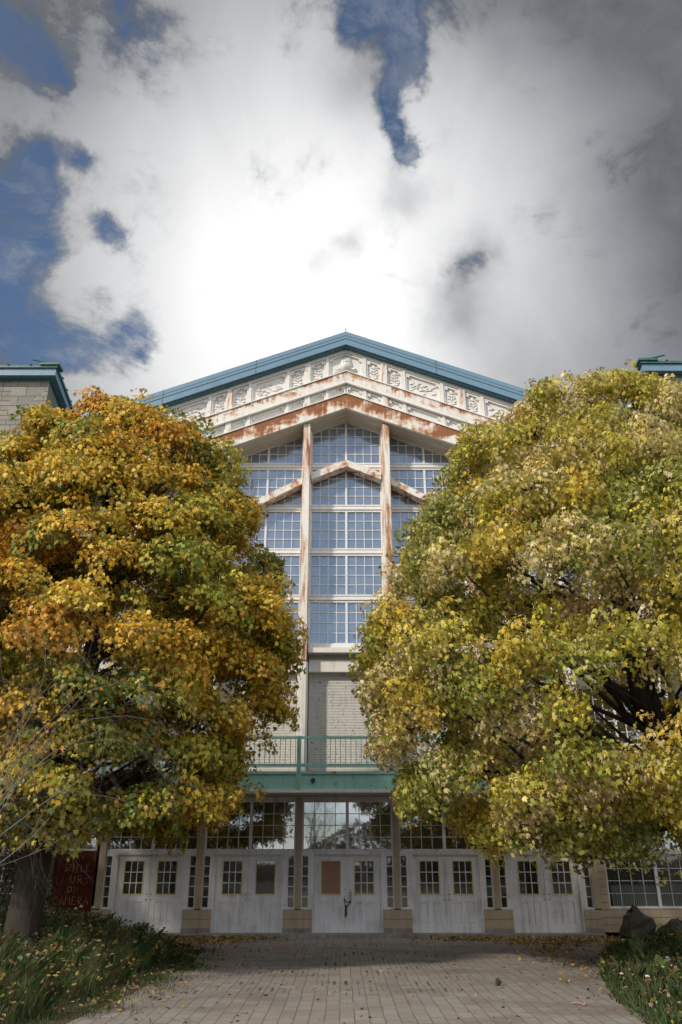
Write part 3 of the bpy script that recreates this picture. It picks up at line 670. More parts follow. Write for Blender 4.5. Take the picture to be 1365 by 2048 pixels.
# chain hanging through the handles of the middle doors
ch = MB()
def links(pts, n_):
    pts = [Vector(p) for p in pts]
    for i in range(n_):
        t = i / (n_ - 1) * (len(pts) - 1); j = min(int(t), len(pts) - 2); p = pts[j].lerp(pts[j + 1], t - j); d = (pts[j + 1] - pts[j]).normalized()
        sd = Vector((0, 1, 0)).cross(d).normalized() if i % 2 == 0 else Vector((0, 1, 0))
        ring = [p + d * .024 * math.cos(q) + sd * .014 * math.sin(q) for q in [2 * math.pi * z / 8 for z in range(9)]]
        ch.tube(ring, .006, 5, cap=False)
links([(-.09, -.035, .86), (0, -.05, .78), (.085, -.055, .82)], 8); links([(-.1, -.035, .84), (-.075, -.05, .74), (-.055, -.05, .68)], 6); links([(.085, -.06, .80), (.02, -.06, .72), (-.04, -.05, .68)], 7)
links([(-.06, -.045, .68), (-.07, -.03, .40)], 12); links([(-.035, -.045, .68), (-.03, -.03, .44)], 10)
ch.box(-.075, -.02, -.07, -.03, .62, .70)
tag(ch.build('chain', M['dark_metal']), 'dark steel chain looped through the handles of the middle double door', 'chain')

# painted board and notice in the left bay
def strokes(letters, x, z, h, w_, gap, mt, parent, Y, r_=.012, seed=1):
    G = {'S': [[(1, .9), (.5, 1), (.05, .8), (.3, .55), (.8, .4), (.9, .15), (.45, 0), (0, .1)]], 'M': [[(0, 0), (.1, 1), (.5, .45), (.9, 1), (1, 0)]], 'I': [[(.5, 0), (.5, 1)], [(.2, 1), (.8, 1)], [(.2, 0), (.8, 0)]],
         'L': [[(.1, 1), (.1, 0), (.9, .05)]], 'E': [[(.9, 1), (.1, .95), (.1, 0), (.95, .05)], [(.1, .5), (.7, .52)]], 'U': [[(.05, 1), (.1, .25), (.45, 0), (.85, .25), (.95, 1)]],
         'R': [[(.1, 0), (.1, 1), (.7, .95), (.85, .7), (.6, .5), (.15, .48), (.95, 0)]], 'O': [[(.5, 1), (.1, .8), (.05, .3), (.45, 0), (.85, .25), (.9, .75), (.5, 1)]], 'N': [[(.1, 0), (.1, 1), (.85, .05), (.9, 1)]],
         'C': [[(.95, .85), (.5, 1), (.1, .7), (.1, .25), (.5, 0), (.95, .15)]], 'A': [[(0, 0), (.5, 1), (1, 0)], [(.2, .4), (.8, .4)]]}
    rr = random.Random(seed); b = MB()
    for c in letters:
        dz = rr.uniform(-.012, .012)
        for st in G.get(c, []):
            b.tube([(x + p * w_, Y, z + q * h + dz) for p, q in st], r_, 4)
        x += w_ + gap
    return b.build('brushed_letters', M[mt], parent)
sg = empty('painted_board', (-8.25, -.1, .5), 'dark red board painted SMILE UR ON CAMERA, leaning by the left doors', 'sign')
p0 = at(116, 1798, -.05); p1 = at(203, 1690, -.05)
MB().box(-8.62, -7.42, -.06, -.02, .50, 2.17).build('board', M['red_board'], sg)
strokes('SMILE', -8.30, 1.60, .20, .11, .045, 'ochre_paint', sg, -.066, seed=2)
strokes('UR', -8.10, 1.30, .20, .14, .06, 'ochre_paint', sg, -.066, seed=3)
strokes('ON', -8.15, 1.05, .17, .13, .06, 'ochre_paint', sg, -.066, seed=4)
strokes('CAMERA', -8.52, .72, .21, .125, .05, 'ochre_paint', sg, -.066, seed=5)
for sx in (-8.42, -7.68):
    b = MB(); b.tube([(sx - .10, -.066, 1.48), (sx - .09, -.066, 1.32), (sx, -.066, 1.23), (sx + .09, -.066, 1.32), (sx + .1, -.066, 1.48)], .014, 4); b.tube([(sx - .05, -.066, 1.46), (sx, -.066, 1.38), (sx + .05, -.066, 1.46)], .01, 4)
    b.build('painted_smile', M['red_paint'], sg)
b = MB(); rr = random.Random(3)
b.tube([(-8.3 + .06 * i, -.066, 1.98 + (.07 if i % 2 else -.05) + rr.uniform(-.03, .03)) for i in range(10)], .012, 4); b.build('scribble', M['ochre_paint'], sg)
nt = empty('notice_sign', (-8.75, -.1, 1.7), 'small dark notice with a thin pale border, left of the red board', 'sign')
MB().box(-8.93, -8.64, -.09, -.065, 1.62, 1.98).build('notice_plate', M['dark_metal'], nt)
b = MB(); 
for (x0, x1, z0, z1) in ((-8.93, -8.64, 1.965, 1.98), (-8.93, -8.64, 1.62, 1.635), (-8.93, -8.915, 1.635, 1.965), (-8.655, -8.64, 1.635, 1.965), (-8.90, -8.67, 1.86, 1.87), (-8.86, -8.71, 1.73, 1.765)): b.box(x0, x1, -.096, -.09, z0, z1)
b.build('notice_border', M['ochre_paint'], nt)

# ------------------------------------------------------------------ stone towers
def tower(x_in, x_out, zt, s_, label):
    t = empty('stone_tower', (x_in, 0, -.1), label, 'building')
    sk = -.14 * s_ * -1
    b = MB(); D_ = 7.0; ix = x_in; bx = x_in + s_ * .9
    poly = [(ix, 0.0), (x_out, 0.0), (x_out, D_), (bx, D_)]
    if s_ < 0: poly = poly[::-1]
    b.hexa([(x, y, -.1) for x, y in poly], [(x, y, zt - .5) for x, y in poly]); b.build('stone_wall', M['ashlar'], t)
    e = .30; pe = [(ix - s_ * e, -e), (x_out + s_ * e, -e), (x_out + s_ * e, D_ + e), (bx - s_ * e, D_ + e)]
    pi = [(ix - s_ * .02, -.02), (x_out, -.02), (x_out, D_), (bx - s_ * .02, D_)]
    if s_ < 0: pe = pe[::-1]; pi = pi[::-1]
    MB().hexa([(x, y, zt - .5) for x, y in pi], [(x, y, zt - .40) for x, y in pi]).build('soffit_trim', M['blue_dark'], t)
    MB().hexa([(x, y, zt - .40) for x, y in pe], [(x, y, zt - .10) for x, y in pe]).build('eave_fascia', M['blue'], t)
    e2 = .37; cx_, cy_ = (ix + x_out) / 2, D_ / 2
    pg = [(x + (e2 - e) * (1 if x > cx_ else -1), y + (e2 - e) * (1 if y > cy_ else -1)) for x, y in pe]
    MB().hexa([(x, y, zt - .098) for x, y in pg], [(x, y, zt) for x, y in pg]).build('gutter', M['green_metal'], t)
    r = MB(); r.add([(x, y, zt + .002) for x, y in pg] + [(cx_, cy_, zt + 1.0)], [(0, 1, 4), (1, 2, 4), (2, 3, 4), (3, 0, 4), (3, 2, 1, 0)])
    ro = r.build('roof', M['green_metal'], t)
    q = MB(); x = ix - s_ * .2; i = 0
    while abs(x - ix) < 6.6:
        q.tube([(x, -.40, zt + .0), (x, -.32, zt + .06), (x + (cx_ - x) * .3, 1.0, zt + .34)], .035, 6); x += s_ * .85
    for j in range(8):
        yy = -.3 + j * .85; f_ = yy / D_
        xx = ix + s_ * .9 * f_ - s_ * .33; q.tube([(xx - s_ * .04, yy, zt), (xx, yy, zt + .05), (xx + s_ * 1.0, yy, zt + .3)], .035, 6)
    q.build('standing_seam', M['green_metal'], ro); q = MB()
    q.box(min(ix - s_ * .42, ix + s_ * .3), max(ix - s_ * .42, ix + s_ * .3), -.43, .1, zt + .0, zt + .09)
    q.build('roof_cap', M['green_metal'], ro)
    return t
tower(-11.25, -19, 19.05, -1, 'grey stone tower with blue eaves beyond the orange maple')
tower(11.5, 19, 19.25, 1, 'stone tower with blue eaves mostly hidden behind the pale green maple')

# ------------------------------------------------------------------ foliage builder
LEAF = np.array([(0, -.45, 0), (.16, -.34, .01), (.46, -.30, -.03), (.30, -.06, 0), (.52, .20, -.07), (.20, .16, 0), (0, .56, -.09), (-.20, .16, 0), (-.52, .20, -.07), (-.30, -.06, 0), (-.46, -.30, -.03), (-.16, -.34, .01)])
SIMPLE = np.array([(0, -.5, 0), (.26, -.1, -.02), (.16, .25, -.04), (0, .55, -.08), (-.16, .25, -.04), (-.26, -.1, -.02)])
ROUND = np.array([(0, -.4, 0), (.3, -.25, .03), (.38, .1, 0), (.12, .4, -.03), (-.12, .4, -.03), (-.38, .1, 0), (-.3, -.25, .03)])
def nrm(a): return a / np.maximum(np.linalg.norm(a, axis=-1, keepdims=True), 1e-9)
def leaf_mesh(name, c, n, tip, size, col, shape, m_, parent=None, curl=None):
    N = len(c); K = len(shape); n = nrm(n); tip = nrm(tip - n * np.sum(tip * n, -1, keepdims=True)); sd = np.cross(tip, n)
    cu = np.ones(N) if curl is None else curl
    v = c[:, None, :] + size[:, None, None] * (sd[:, None, :] * (shape[None, :, 0:1] * (1.15 - .35 * np.minimum(cu, 2)[:, None, None])) + tip[:, None, :] * shape[None, :, 1:2] + n[:, None, :] * (shape[None, :, 2:3] * (1.0 + 2.2 * cu[:, None, None]) - .0))
    return poly_mesh(name, v, col, m_, parent)
def poly_mesh(name, v, col, m_, parent=None):
    N, K = v.shape[:2]
    me = bpy.data.meshes.new(name); me.vertices.add(N * K); me.vertices.foreach_set('co', v.reshape(-1).astype(np.float32))
    me.loops.add(N * K); me.loops.foreach_set('vertex_index', np.arange(N * K, dtype=np.int32))
    me.polygons.add(N); me.polygons.foreach_set('loop_start', np.arange(0, N * K, K, dtype=np.int32)); me.polygons.foreach_set('loop_total', np.full(N, K, dtype=np.int32))
    a = me.attributes.new('tint', 'FLOAT_COLOR', 'POINT'); cc = np.ones((N * K, 4), np.float32); cc[:, :3] = np.repeat(np.clip(col, 0, 1), K, axis=0); a.data.foreach_set('color', cc.reshape(-1))
    me.materials.append(m_); me.update(calc_edges=True)
    o = bpy.data.objects.new(name, me); COL.objects.link(o)
    if parent: o.parent = parent; o.matrix_parent_inverse = Matrix.Translation(-parent.matrix_basis.translation) if parent.type == 'EMPTY' else Matrix()
    return o
rng = np.random.default_rng(11)

def segd(p, a, b_):
    v = b_ - a; t = min(1, max(0, (p - a) @ v / (v @ v))); return np.linalg.norm(a + v * t - p)
def gap(x, y, r_): return (np.array(at(x, y, -14.5)), np.array(at(x, y, -5.0)), r_)
def maple(name, base, axis, prof, depth, palette, label, seed, leafsize, nbough, holes, hang, flatten, dens, extra=(), trunk_r=.3):
    """prof: list of (z, radius) of the crown; boughs sit on the shell, sprays sit on the boughs"""
    g = np.random.default_rng(seed); T = empty(name, base, label, 'tree')
    zs = np.array([p[0] for p in prof][::-1]); rs = np.array([p[1] for p in prof][::-1])
    Rz = lambda z: np.interp(z, zs, rs)
    boughs = []; tries = 0
    while len(boughs) < nbough and tries < 60000:
        tries += 1
        best = None
        for _ in range(8):
            z = g.uniform(zs[0], zs[-1]); a = g.uniform(0, 2 * math.pi)
            if g.uniform(0, rs.max()) > Rz(z) + .6: continue
            if math.sin(a) > .25 and g.uniform() < .45: continue      # fewer behind
            br_ = g.uniform(.65, 1.2); rad = max(Rz(z) - br_ * .62, .0) * (1 if g.uniform() < .8 else g.uniform(.45, .9))
            p = np.array([axis[0] + math.cos(a) * rad, axis[1] + math.sin(a) * rad * depth, z - (.0 if z < zs[-1] - 1 else br_ * .5)])
            dm = min([np.linalg.norm((p - q[0])) / (br_ + q[1]) for q in boughs] or [9])
            if best is None or dm > best[0]: best = (dm, p, br_)
        if best is None: continue
        if any(segd(best[1], *h[:2]) < h[2] for h in holes): continue
        boughs.append((best[1], best[2]))
    boughs += [(np.array(e[:3], float), e[3]) for e in extra]
    cs, ns, tips, sz, cols_, cu = [], [], [], [], [], []
    W_ = MB(); ax = np.array([axis[0], axis[1], 0.0])
    top = np.array([axis[0], axis[1], zs[-1] * .8])
    # trunk
    bx, by, bz = base; fork = Vector((bx * .6 + axis[0] * .4, by * .6 + axis[1] * .4, 3.2))
    W_.tube([(bx, by, -.2), (bx, by, .35), (bx * .85 + fork.x * .15, by, 1.6), tuple(fork), (axis[0], axis[1], 6.5), (axis[0], axis[1], 9.5), (axis[0] + .2, axis[1], zs[-1] - .8)], [trunk_r * 1.35, trunk_r * 1.05, trunk_r * .95, trunk_r * .9, trunk_r * .6, trunk_r * .35, .03], 10)
    trunk = W_.build('trunk', M['bark'], T, smooth=True)
    LB = MB()
    for (p, br_) in boughs:
        hz = max(2.6, p[2] - 1.0 - .45 * math.hypot(p[0] - axis[0], p[1] - axis[1])); k = min(1, max(0, (hz - 3.2) / 3.3))
        s0 = np.array([fork.x * (1 - k) + axis[0] * k, fork.y * (1 - k) + axis[1] * k, hz]); mid = s0 * .45 + p * .55 + np.array([g.uniform(-.3, .3), g.uniform(-.3, .3), g.uniform(-.1, .45)])
        if g.uniform() < .30: LB.tube([tuple(s0), tuple(s0 * .75 + mid * .25 + g.uniform(-.28, .28, 3)), tuple(mid + g.uniform(-.25, .25, 3)), tuple(mid * .4 + p * .6 + g.uniform(-.2, .2, 3)), tuple(p)], [.075, .06, .042, .025, .010], 5, cap=False)
        out = p - np.array([axis[0], axis[1], p[2] - .6]); out[2] = max(out[2], .3); out = out / np.linalg.norm(out)
        bc_ = palette[g.choice(len(palette), p=[q[3] for q in palette])][:3]; bc_ = np.array(bc_)
        nsp = int(24 * br_ ** 2 * dens) + 6
        for s in range(nsp):
            d = g.normal(size=3); d /= np.linalg.norm(d)
            if d @ out < -.35: d = -d
            d = d + out * .35; d /= np.linalg.norm(d)
            if d[2] < -.45: d[2] *= -.4
            q = p + d * br_ * np.array([1, 1, flatten]) * (g.uniform(.55, 1.05) if g.uniform() < .8 else g.uniform(1.0, 1.38))
            if g.uniform() < .5: LB.tube([tuple(p + (q - p) * .1), tuple(p + (q - p) * .55 + g.uniform(-.08, .08, 3)), tuple(q)], [.014, .009, .004], 3, cap=False)
            sr = g.uniform(.18, .46); nl = int(g.uniform(40, 62) * (sr / .35) ** 2)
            up = nrm(d * .55 + np.array([0, 0, .75]) * (1 - hang) + out * hang * .6 + g.normal(size=3) * .18)
            e1 = np.cross(up, [0, 0, 1.0] if abs(up[2]) < .9 else [1, 0, 0]); e1 /= np.linalg.norm(e1); e2 = np.cross(up, e1)
            a = g.uniform(0, 2 * np.pi, nl); r_ = sr * np.sqrt(g.uniform(0, 1, nl))
            rad = e1 * np.cos(a)[:, None] + e2 * np.sin(a)[:, None]
            c = q + rad * r_[:, None] + up * (-.55 * r_[:, None] ** 2 / sr + g.uniform(-.10, .06, nl)[:, None])
            n = nrm(up * (1 - .5 * hang) + rad * (.55 + .5 * hang) + g.normal(size=(nl, 3)) * .5)
            tp = rad * (.9 - .4 * hang) + np.array([0, 0, -1.0]) * (.25 + .9 * hang) + g.normal(size=(nl, 3)) * .55
            sc = bc_ * .68 + np.array(palette[g.choice(len(palette), p=[w_[3] for w_ in palette])][:3]) * .32
            cl = sc * g.uniform(.8, 1.2) * g.uniform(.65, 1.35, (nl, 1)); alt = g.uniform(size=nl) < .22
            pi_ = g.choice(len(palette), size=nl, p=[w_[3] for w_ in palette]); pc_ = np.array([w_[:3] for w_ in palette])[pi_]
            cl = np.where(alt[:, None], pc_, cl)
            cs.append(c); ns.append(n); tips.append(tp); sz.append(g.uniform(.5, 1.3, nl) * leafsize); cols_.append(cl); cu.append(g.uniform(.2, 1.2 + hang * 1.6, nl))
    LB.build('limbs', M['bark'], trunk, smooth=True)
    cs = np.concatenate(cs)
    leaf_mesh('crown', cs, np.concatenate(ns), np.concatenate(tips), np.concatenate(sz), np.concatenate(cols_), LEAF, M['leaf'], T, np.concatenate(cu))
    print(name, 'boughs', len(boughs), 'leaves', len(cs))
    return T
axL = -5.75; axR = 6.3
LP = [(-5.71, 13.27), (-5.16, 13.04), (-4.23, 12.74), (-3.55, 12.21), (-2.87, 11.56), (-2.4, 10.92), (-1.99, 9.96), (-1.48, 9.17), (-1.2, 8.28), (-1.05, 7.2), (-.99, 6.24), (-1.12, 5.12), (-1.55, 4.69), (-1.65, 4.06), (-1.69, 3.14), (-2.4, 2.9), (-3.4, 2.65)]
RP = [(7.2, 14.01), (5.96, 13.65), (4.06, 12.96), (2.97, 12.07), (2.34, 11.06), (2.1, 10.1), (1.4, 9.3), (1.2, 8.53), (1.01, 7.9), (0.49, 7.06), (0.1, 5.9), (0.4, 5.12), (0.56, 4.06), (1.05, 3.14), (2.28, 2.65), (3.17, 2.2)]
profL = [(z - .2, max(.5, x - axL - .5 - .3 * max(0, min(1, (5.4 - z) / 1.2)))) for x, z in LP]; profR = [(z - .1 - .5 * max(0, min(1, (z - 10) / 3)), max(.8, axR - x - .22)) for x, z in RP]
profL[0] = (12.8, 1.5); profR[0] = (12.95, 2.3)
palL = [(.62, .37, .035, .25), (.70, .50, .07, .27), (.60, .26, .03, .08), (.14, .20, .035, .25), (.38, .38, .055, .18)]
palR = [(.52, .46, .07, .32), (.68, .57, .28, .21), (.23, .28, .055, .22), (.60, .43, .055, .18), (.70, .50, .33, .07)]
def norm(p): s_ = sum(q[3] for q in p); return [(q[0], q[1], q[2], q[3] / s_) for q in p]
palL, palR = norm(palL), norm(palR)
maple('maple_tree', (-6.5, -8.0, -.1), (axL, -8.0), profL, .8, palL, 'maple with dense orange and gold leaves on the left of the entrance', 21, .104, 245,
      [gap(318, 1000, .22), gap(215, 1310, .42), gap(430, 1385, .48), gap(310, 1360, .4), gap(470, 1480, .5), gap(110, 1400, .5), gap(360, 1560, .35)], .25, .52, 1.0, trunk_r=.34)
maple('maple_tree', (7.3, -8.0, -.1), (axR, -8.0), profR, .85, palR, 'maple with curled pale green and tan leaves on the right of the entrance', 22, .104, 285,
      [gap(1125, 1190, .55), gap(1240, 1390, .7), gap(1075, 1255, .5), gap(1290, 1130, .35), gap(1330, 1420, .4), gap(1060, 1400, .4)], .75, .7, 1.0, trunk_r=.36)

profShade = [(12.6, 1.4), (11.6, 3.0), (9.5, 4.2), (7.0, 4.6), (4.5, 4.4), (2.6, 3.2)]  # extra maple, put in at the left edge to shade the doors
maple('maple_tree', (-13.4, -5.2, -.1), (-13.4, -5.2), profShade, .85, palL, 'maple added to shade the left doors, behind the big orange one at the left edge', 23, .13, 120, [], .25, .6, .8, trunk_r=.3)

# bare tree with pale drooping twigs, left edge
def bare(name, base, label, seed, L0, m_, lean=(0, 0, 1), depth_=5, r0=.12, spread=.6, droop=0.0, nlimb=7, group=None, cat='tree', zmin=.2):
    g = random.Random(seed); T = empty(name, base, label, cat, group); b = MB(); tw = MB()
    def grow(p, d, L, r_, lv, bb):
        pts = [p]; n_ = 5
        for i in range(n_):
            d = (d + Vector((g.uniform(-1, 1), g.uniform(-1, 1), g.uniform(-1, 1))) * .22 + Vector((0, 0, -droop * (.3 + .25 * lv)))).normalized(); p = p + d * L / n_
            if p.z < zmin: p.z = zmin
            pts.append(p)
        bb.tube([tuple(q) for q in pts], [r_ * (1 - .55 * i / n_) for i in range(n_ + 1)], 6 if lv < 2 else 4, cap=False)
        if lv >= depth_: return
        for _ in range(nlimb if lv == 0 else g.choice((2, 3, 3))):
            q = pts[g.randint(2, n_)]; nd = (d + Vector((g.uniform(-1, 1), g.uniform(-1, 1), g.uniform(-.6, 1))) * spread).normalized()
            grow(q, nd, L * g.uniform(.55, .85), r_ * .48, lv + 1, tw)
    grow(Vector(base), Vector(lean).normalized(), L0, r0, 0, b)
    t = b.build('trunk', m_, T, smooth=True); tw.build('twigs', m_, t, smooth=True)
    return T
bare('bare_tree', (-5.6, -14.4, -.15), 'leafless tree with pale grey drooping twigs in front of the orange maple', 5, 2.7, M['grey_bark'], (.10, .02, 1), 5, .021, .95, .12, 18)

# dark evergreen shrubs at both edges
def shrub(base, r_, label, seed, n_=5000, pal=((.035, .06, .02), (.06, .085, .025), (.10, .09, .025)), size=.075):
    g = np.random.default_rng(seed); T = empty('shrub', base, label, 'shrub')
    d = nrm(g.normal(size=(n_, 3))); d[:, 2] = np.abs(d[:, 2]) * 1.0
    k = 1 + .22 * np.sin(d[:, 0] * 7 + seed) * np.cos(d[:, 1] * 6) + .12 * np.sin(d[:, 2] * 11 + d[:, 0] * 5)
    c = np.array(base) + d * np.array(r_) * (k * g.uniform(.55, 1.03, n_) ** .6)[:, None]
    n = nrm(d + g.normal(size=(n_, 3)) * .5); tp = d * .4 + np.array([0, 0, -.5]) + g.normal(size=(n_, 3)) * .5
    col = np.array(pal)[g.integers(0, len(pal), n_)] * g.uniform(.7, 1.4, (n_, 1))
    leaf_mesh('foliage', c, n, tp, g.uniform(.7, 1.3, n_) * size, col, SIMPLE, M['leaf'], T)
    b = MB(); rr = random.Random(seed)
    for i in range(9):
        e = Vector((rr.uniform(-1, 1) * r_[0] * .7, rr.uniform(-1, 1) * r_[1] * .7, r_[2] * rr.uniform(.6, .95)))
        b.tube([base, tuple(Vector(base) + e * .5 + Vector((0, 0, .1))), tuple(Vector(base) + e)], [.03, .02, .006], 5, cap=False)
    b.build('stems', M['bark'], T)
    return T
shrub((-8.3, -5.5, -.1), (1.5, 1.3, 3.6), 'tall dark shrub in deep shade at the left edge', 31, 9000)
shrub((9.7, -4.6, -.1), (1.5, 1.4, 3.8), 'tall dark shrub in deep shade at the right edge', 32, 9000)

# ------------------------------------------------------------------ planting beds
def mound(name, poly, h, seed, falloff=1.2):
    xs = [p[0] for p in poly]; ys = [p[1] for p in poly]; g = random.Random(seed)
    def inside(x, y):
        c = False
        for i in range(len(poly)):
            (x1, y1), (x2, y2) = poly[i], poly[i - 1]
            if (y1 > y) != (y2 > y) and x < (x2 - x1) * (y - y1) / (y2 - y1) + x1: c = not c
        return c
    def dist(x, y):
        b_ = 9
        for i in range(len(poly)):
            a, c = Vector(poly[i]), Vector(poly[i - 1]); v = c - a; t = max(0, min(1, (Vector((x, y)) - a).dot(v) / v.length_squared)); b_ = min(b_, (a + v * t - Vector((x, y))).length)
        return b_
    def hz(x, y): return -.12 + h * min(1, dist(x, y) / falloff) * (.8 + .2 * math.sin(x * 1.7 + y * 1.1)) if inside(x, y) else -.13
    st = .3; nx = int((max(xs) - min(xs)) / st) + 2; ny = int((max(ys) - min(ys)) / st) + 2; b = MB()
    for j in range(ny):
        for i in range(nx): x = min(xs) + i * st; y = min(ys) + j * st; b.v.append((x, y, hz(x, y)))
    for j in range(ny - 1):
        for i in range(nx - 1): a = j * nx + i; b.f.append((a, a + 1, a + nx + 1, a + nx))
    o = b.build(name, M['soil'], smooth=True); tag(o, kind='structure')
    return inside, hz, (min(xs), max(xs), min(ys), max(ys))
bedL = [(-16, .0), (-7.3, -.2), (-6.9, -1.2), (-5.6, -2.4), (-4.3, -4.4), (-3.9, -6.6), (-4.0, -9.2), (-4.4, -13.5), (-5.0, -22), (-16, -22)]
bedR = [(16, -.4), (8.6, -.8), (7.2, -2.9), (5.9, -4.8), (4.7, -8.4), (4.0, -11.5), (3.7, -14), (4.2, -22), (16, -22)]
inL, hL, bL = mound('bed', bedL, .45, 1); inR, hR, bR = mound('bed', bedR, .26, 2)
def scatter(n_, ins, hz, bb, g, dens=None):
    out = []
    while len(out) < n_:
        x = g.uniform(bb[0], bb[1]); y = g.uniform(bb[2], bb[3])
        if ins(x, y) and (dens is None or g.uniform(0, 1) < dens(x, y)): out.append((x, y, hz(x, y)))
    return np.array(out)
def blades(name, pts, g, h, w_, cols_, lean=(0, 0), label=None):
    n_ = len(pts); H = g.uniform(.6, 1.3, n_) * h * np.clip(.75 + .45 * np.sin(pts[:, 0] * 4.1 + pts[:, 1] * 2.3) + .4 * np.sin(pts[:, 0] * 1.7 - pts[:, 1] * 3.9 + 2) + .25 * np.sin(pts[:, 1] * 9), .25, 1.6); a = g.uniform(0, 2 * np.pi, n_); dr = np.stack([np.cos(a), np.sin(a), 0 * a], 1) * g.uniform(.2, .9, (n_, 1)); dr[:, 0] += lean[0]; dr[:, 1] += lean[1]
    sd = np.stack([-np.sin(a), np.cos(a), 0 * a], 1) * w_ / 2 * g.uniform(.7, 1.4, (n_, 1)); up = np.array([0, 0, 1.0])
    p0 = pts; p1 = pts + up * H[:, None] * .55 + dr * H[:, None] * .2; p2 = pts + up * H[:, None] * .85 + dr * H[:, None] * .65
    v = np.stack([p0 - sd, p0 + sd, p1 + sd * .9, p2, p1 - sd * .9], 1)
    c = np.array(cols_)[g.integers(0, len(cols_), n_)] * g.uniform(.7, 1.3, (n_, 1))
    o = poly_mesh(name, v, c, M['blade']); return tag(o, label, kind='stuff', cat='grass' if label else None)
GR = [(.035, .085, .02), (.05, .11, .03), (.08, .12, .035), (.14, .15, .06)]
vis = lambda x, y: 1.0 if (y > -19 and abs(x) < 11) else .05
g1 = np.random.default_rng(5)
blades('grass', scatter(75000, inL, hL, bL, g1, lambda x, y: vis(x, y) * (1 if y < -3 else .35)), g1, .36, .008, GR + [(.20, .16, .08)], (.35, -.1), 'long dark green grass over the left bed')
blades('grass', scatter(42000, inR, hR, bR, g1, lambda x, y: vis(x, y) * (1 if y < -4 else .3)), g1, .24, .008, GR + [(.12, .14, .06)], (-.15, 0), 'green grass over the right bed')
def weeds(name, pts, g, size, pal, lab, hh=.25):
    n_ = len(pts); pts = pts.copy(); pts[:, 2] += g.uniform(.02, 1, n_) * hh
    n = np.array([0, 0, 1.0]) + g.normal(size=(n_, 3)) * .5; tp = g.normal(size=(n_, 3)); tp[:, 2] -= .3
    col = np.array(pal)[g.integers(0, len(pal), n_)] * g.uniform(.7, 1.3, (n_, 1))
    o = leaf_mesh(name, pts, n, tp, g.uniform(.6, 1.4, n_) * size, col, ROUND, M['leaf']); return tag(o, lab, 'weeds', kind='stuff')
WP = [(.05, .11, .03), (.09, .15, .05), (.17, .23, .11), (.05, .08, .02), (.20, .17, .04), (.22, .14, .07)]
weeds('weeds', scatter(17000, inL, hL, bL, g1, lambda x, y: vis(x, y) * (1 if y > -7 or x < -6.5 else .25)), g1, .07, WP, 'broad-leaved green weeds spread over the left bed', .55)
weeds('weeds', scatter(9000, inR, hR, bR, g1, vis), g1, .055, WP, 'low clover and weeds spread over the right bed', .17)
# weeds and grass tufts creeping onto the paving edges
def edge_pts(n_, f):
    return np.array([f() for _ in range(n_)])
def moss():
    while True:
        t = rnd.random(); i = rnd.randint(1, 6); a, b_ = bedL[i], bedL[i + 1]; x = a[0] + (b_[0] - a[0]) * t; y = a[1] + (b_[1] - a[1]) * t
        return (x + abs(rnd.gauss(0, .45)), y + rnd.gauss(0, .3), -.1)
blades('grass', edge_pts(14000, moss), g1, .08, .008, GR + [(.13, .12, .05)], label='short tufts creeping over the left edge of the paving')
tuft_c = [(rnd.uniform(-3.3, 2.2), rnd.uniform(-11, -2.5)) for _ in range(75)]
def tufts():
    c = rnd.choice(tuft_c); return (round((c[0] + rnd.gauss(0, .16)) / .205) * .205 + .1025 + rnd.gauss(0, .012), c[1] + rnd.gauss(0, .12), -.1)
blades('grass', edge_pts(5200, tufts), g1, .022, .006, [(.10, .12, .045), (.08, .10, .035), (.14, .13, .06)], label='small moss and grass tufts in the paving joints')

# fallen leaves
def litter(n_, f, lab, size=.085):
    p = np.array([f() for _ in range(n_)]); g = np.random.default_rng(n_)
    n = np.array([0, 0, 1.0]) + g.normal(size=(n_, 3)) * .45; tp = g.normal(size=(n_, 3)); tp[:, 2] *= .2
    pal = np.array([(.36, .22, .05), (.24, .12, .05), (.13, .075, .04), (.42, .30, .08), (.30, .20, .12), (.20, .16, .05)]); col = pal[g.integers(0, len(pal), n_)] * g.uniform(.7, 1.25, (n_, 1))
    return tag(leaf_mesh('fallen_leaves', p, n, tp, g.uniform(.5, 1.15, n_) * size, col, LEAF, M['dry_leaf'], curl=g.uniform(-.8, 1.5, n_)), lab, 'leaves', kind='stuff')
def li_r():
    x = rnd.triangular(1.6, 9.0, 6.8); return (x, -.45 - abs(rnd.gauss(0, .55 + .16 * max(0, x - 3))), -.092 + rnd.random() * .05)
def li_l():
    x = rnd.triangular(-8, -1.5, -5.2); return (x, -.4 - abs(rnd.gauss(0, .75 + .25 * max(0, -x - 3))), -.092 + rnd.random() * .06)
def li_c():
    return (rnd.uniform(-4, 5), rnd.uniform(-15, -.5), -.09)
def li_e():
    return (rnd.choice((rnd.gauss(-4.0, .6), rnd.gauss(5.0, .5) if True else 0)), rnd.uniform(-13, -2), -.085 + rnd.random() * .05)
def li_b():
    while True:
        x = rnd.uniform(3.8, 11); y = rnd.uniform(-15, -1)
        if inR(x, y): return (x, y, hR(x, y) + .10 + rnd.random() * .12)
def li_b2():
    while True:
        x = rnd.uniform(-11, -3.8); y = rnd.uniform(-14, -.3)
        if inL(x, y): return (x, y, hL(x, y) + .12 + rnd.random() * .25)
litter(3600, li_r, 'drift of brown and yellow leaves along the doors right of centre')
litter(3000, li_l, 'drift of yellow and brown leaves along the doors left of centre')
litter(380, li_c, 'single leaves strewn over the open paving', .075)
litter(1700, li_e, 'brown leaves along both edges of the paving')
litter(2600, li_b, 'fallen leaves caught in the right bed'); litter(4200, li_b2, 'fallen leaves caught in the left bed')

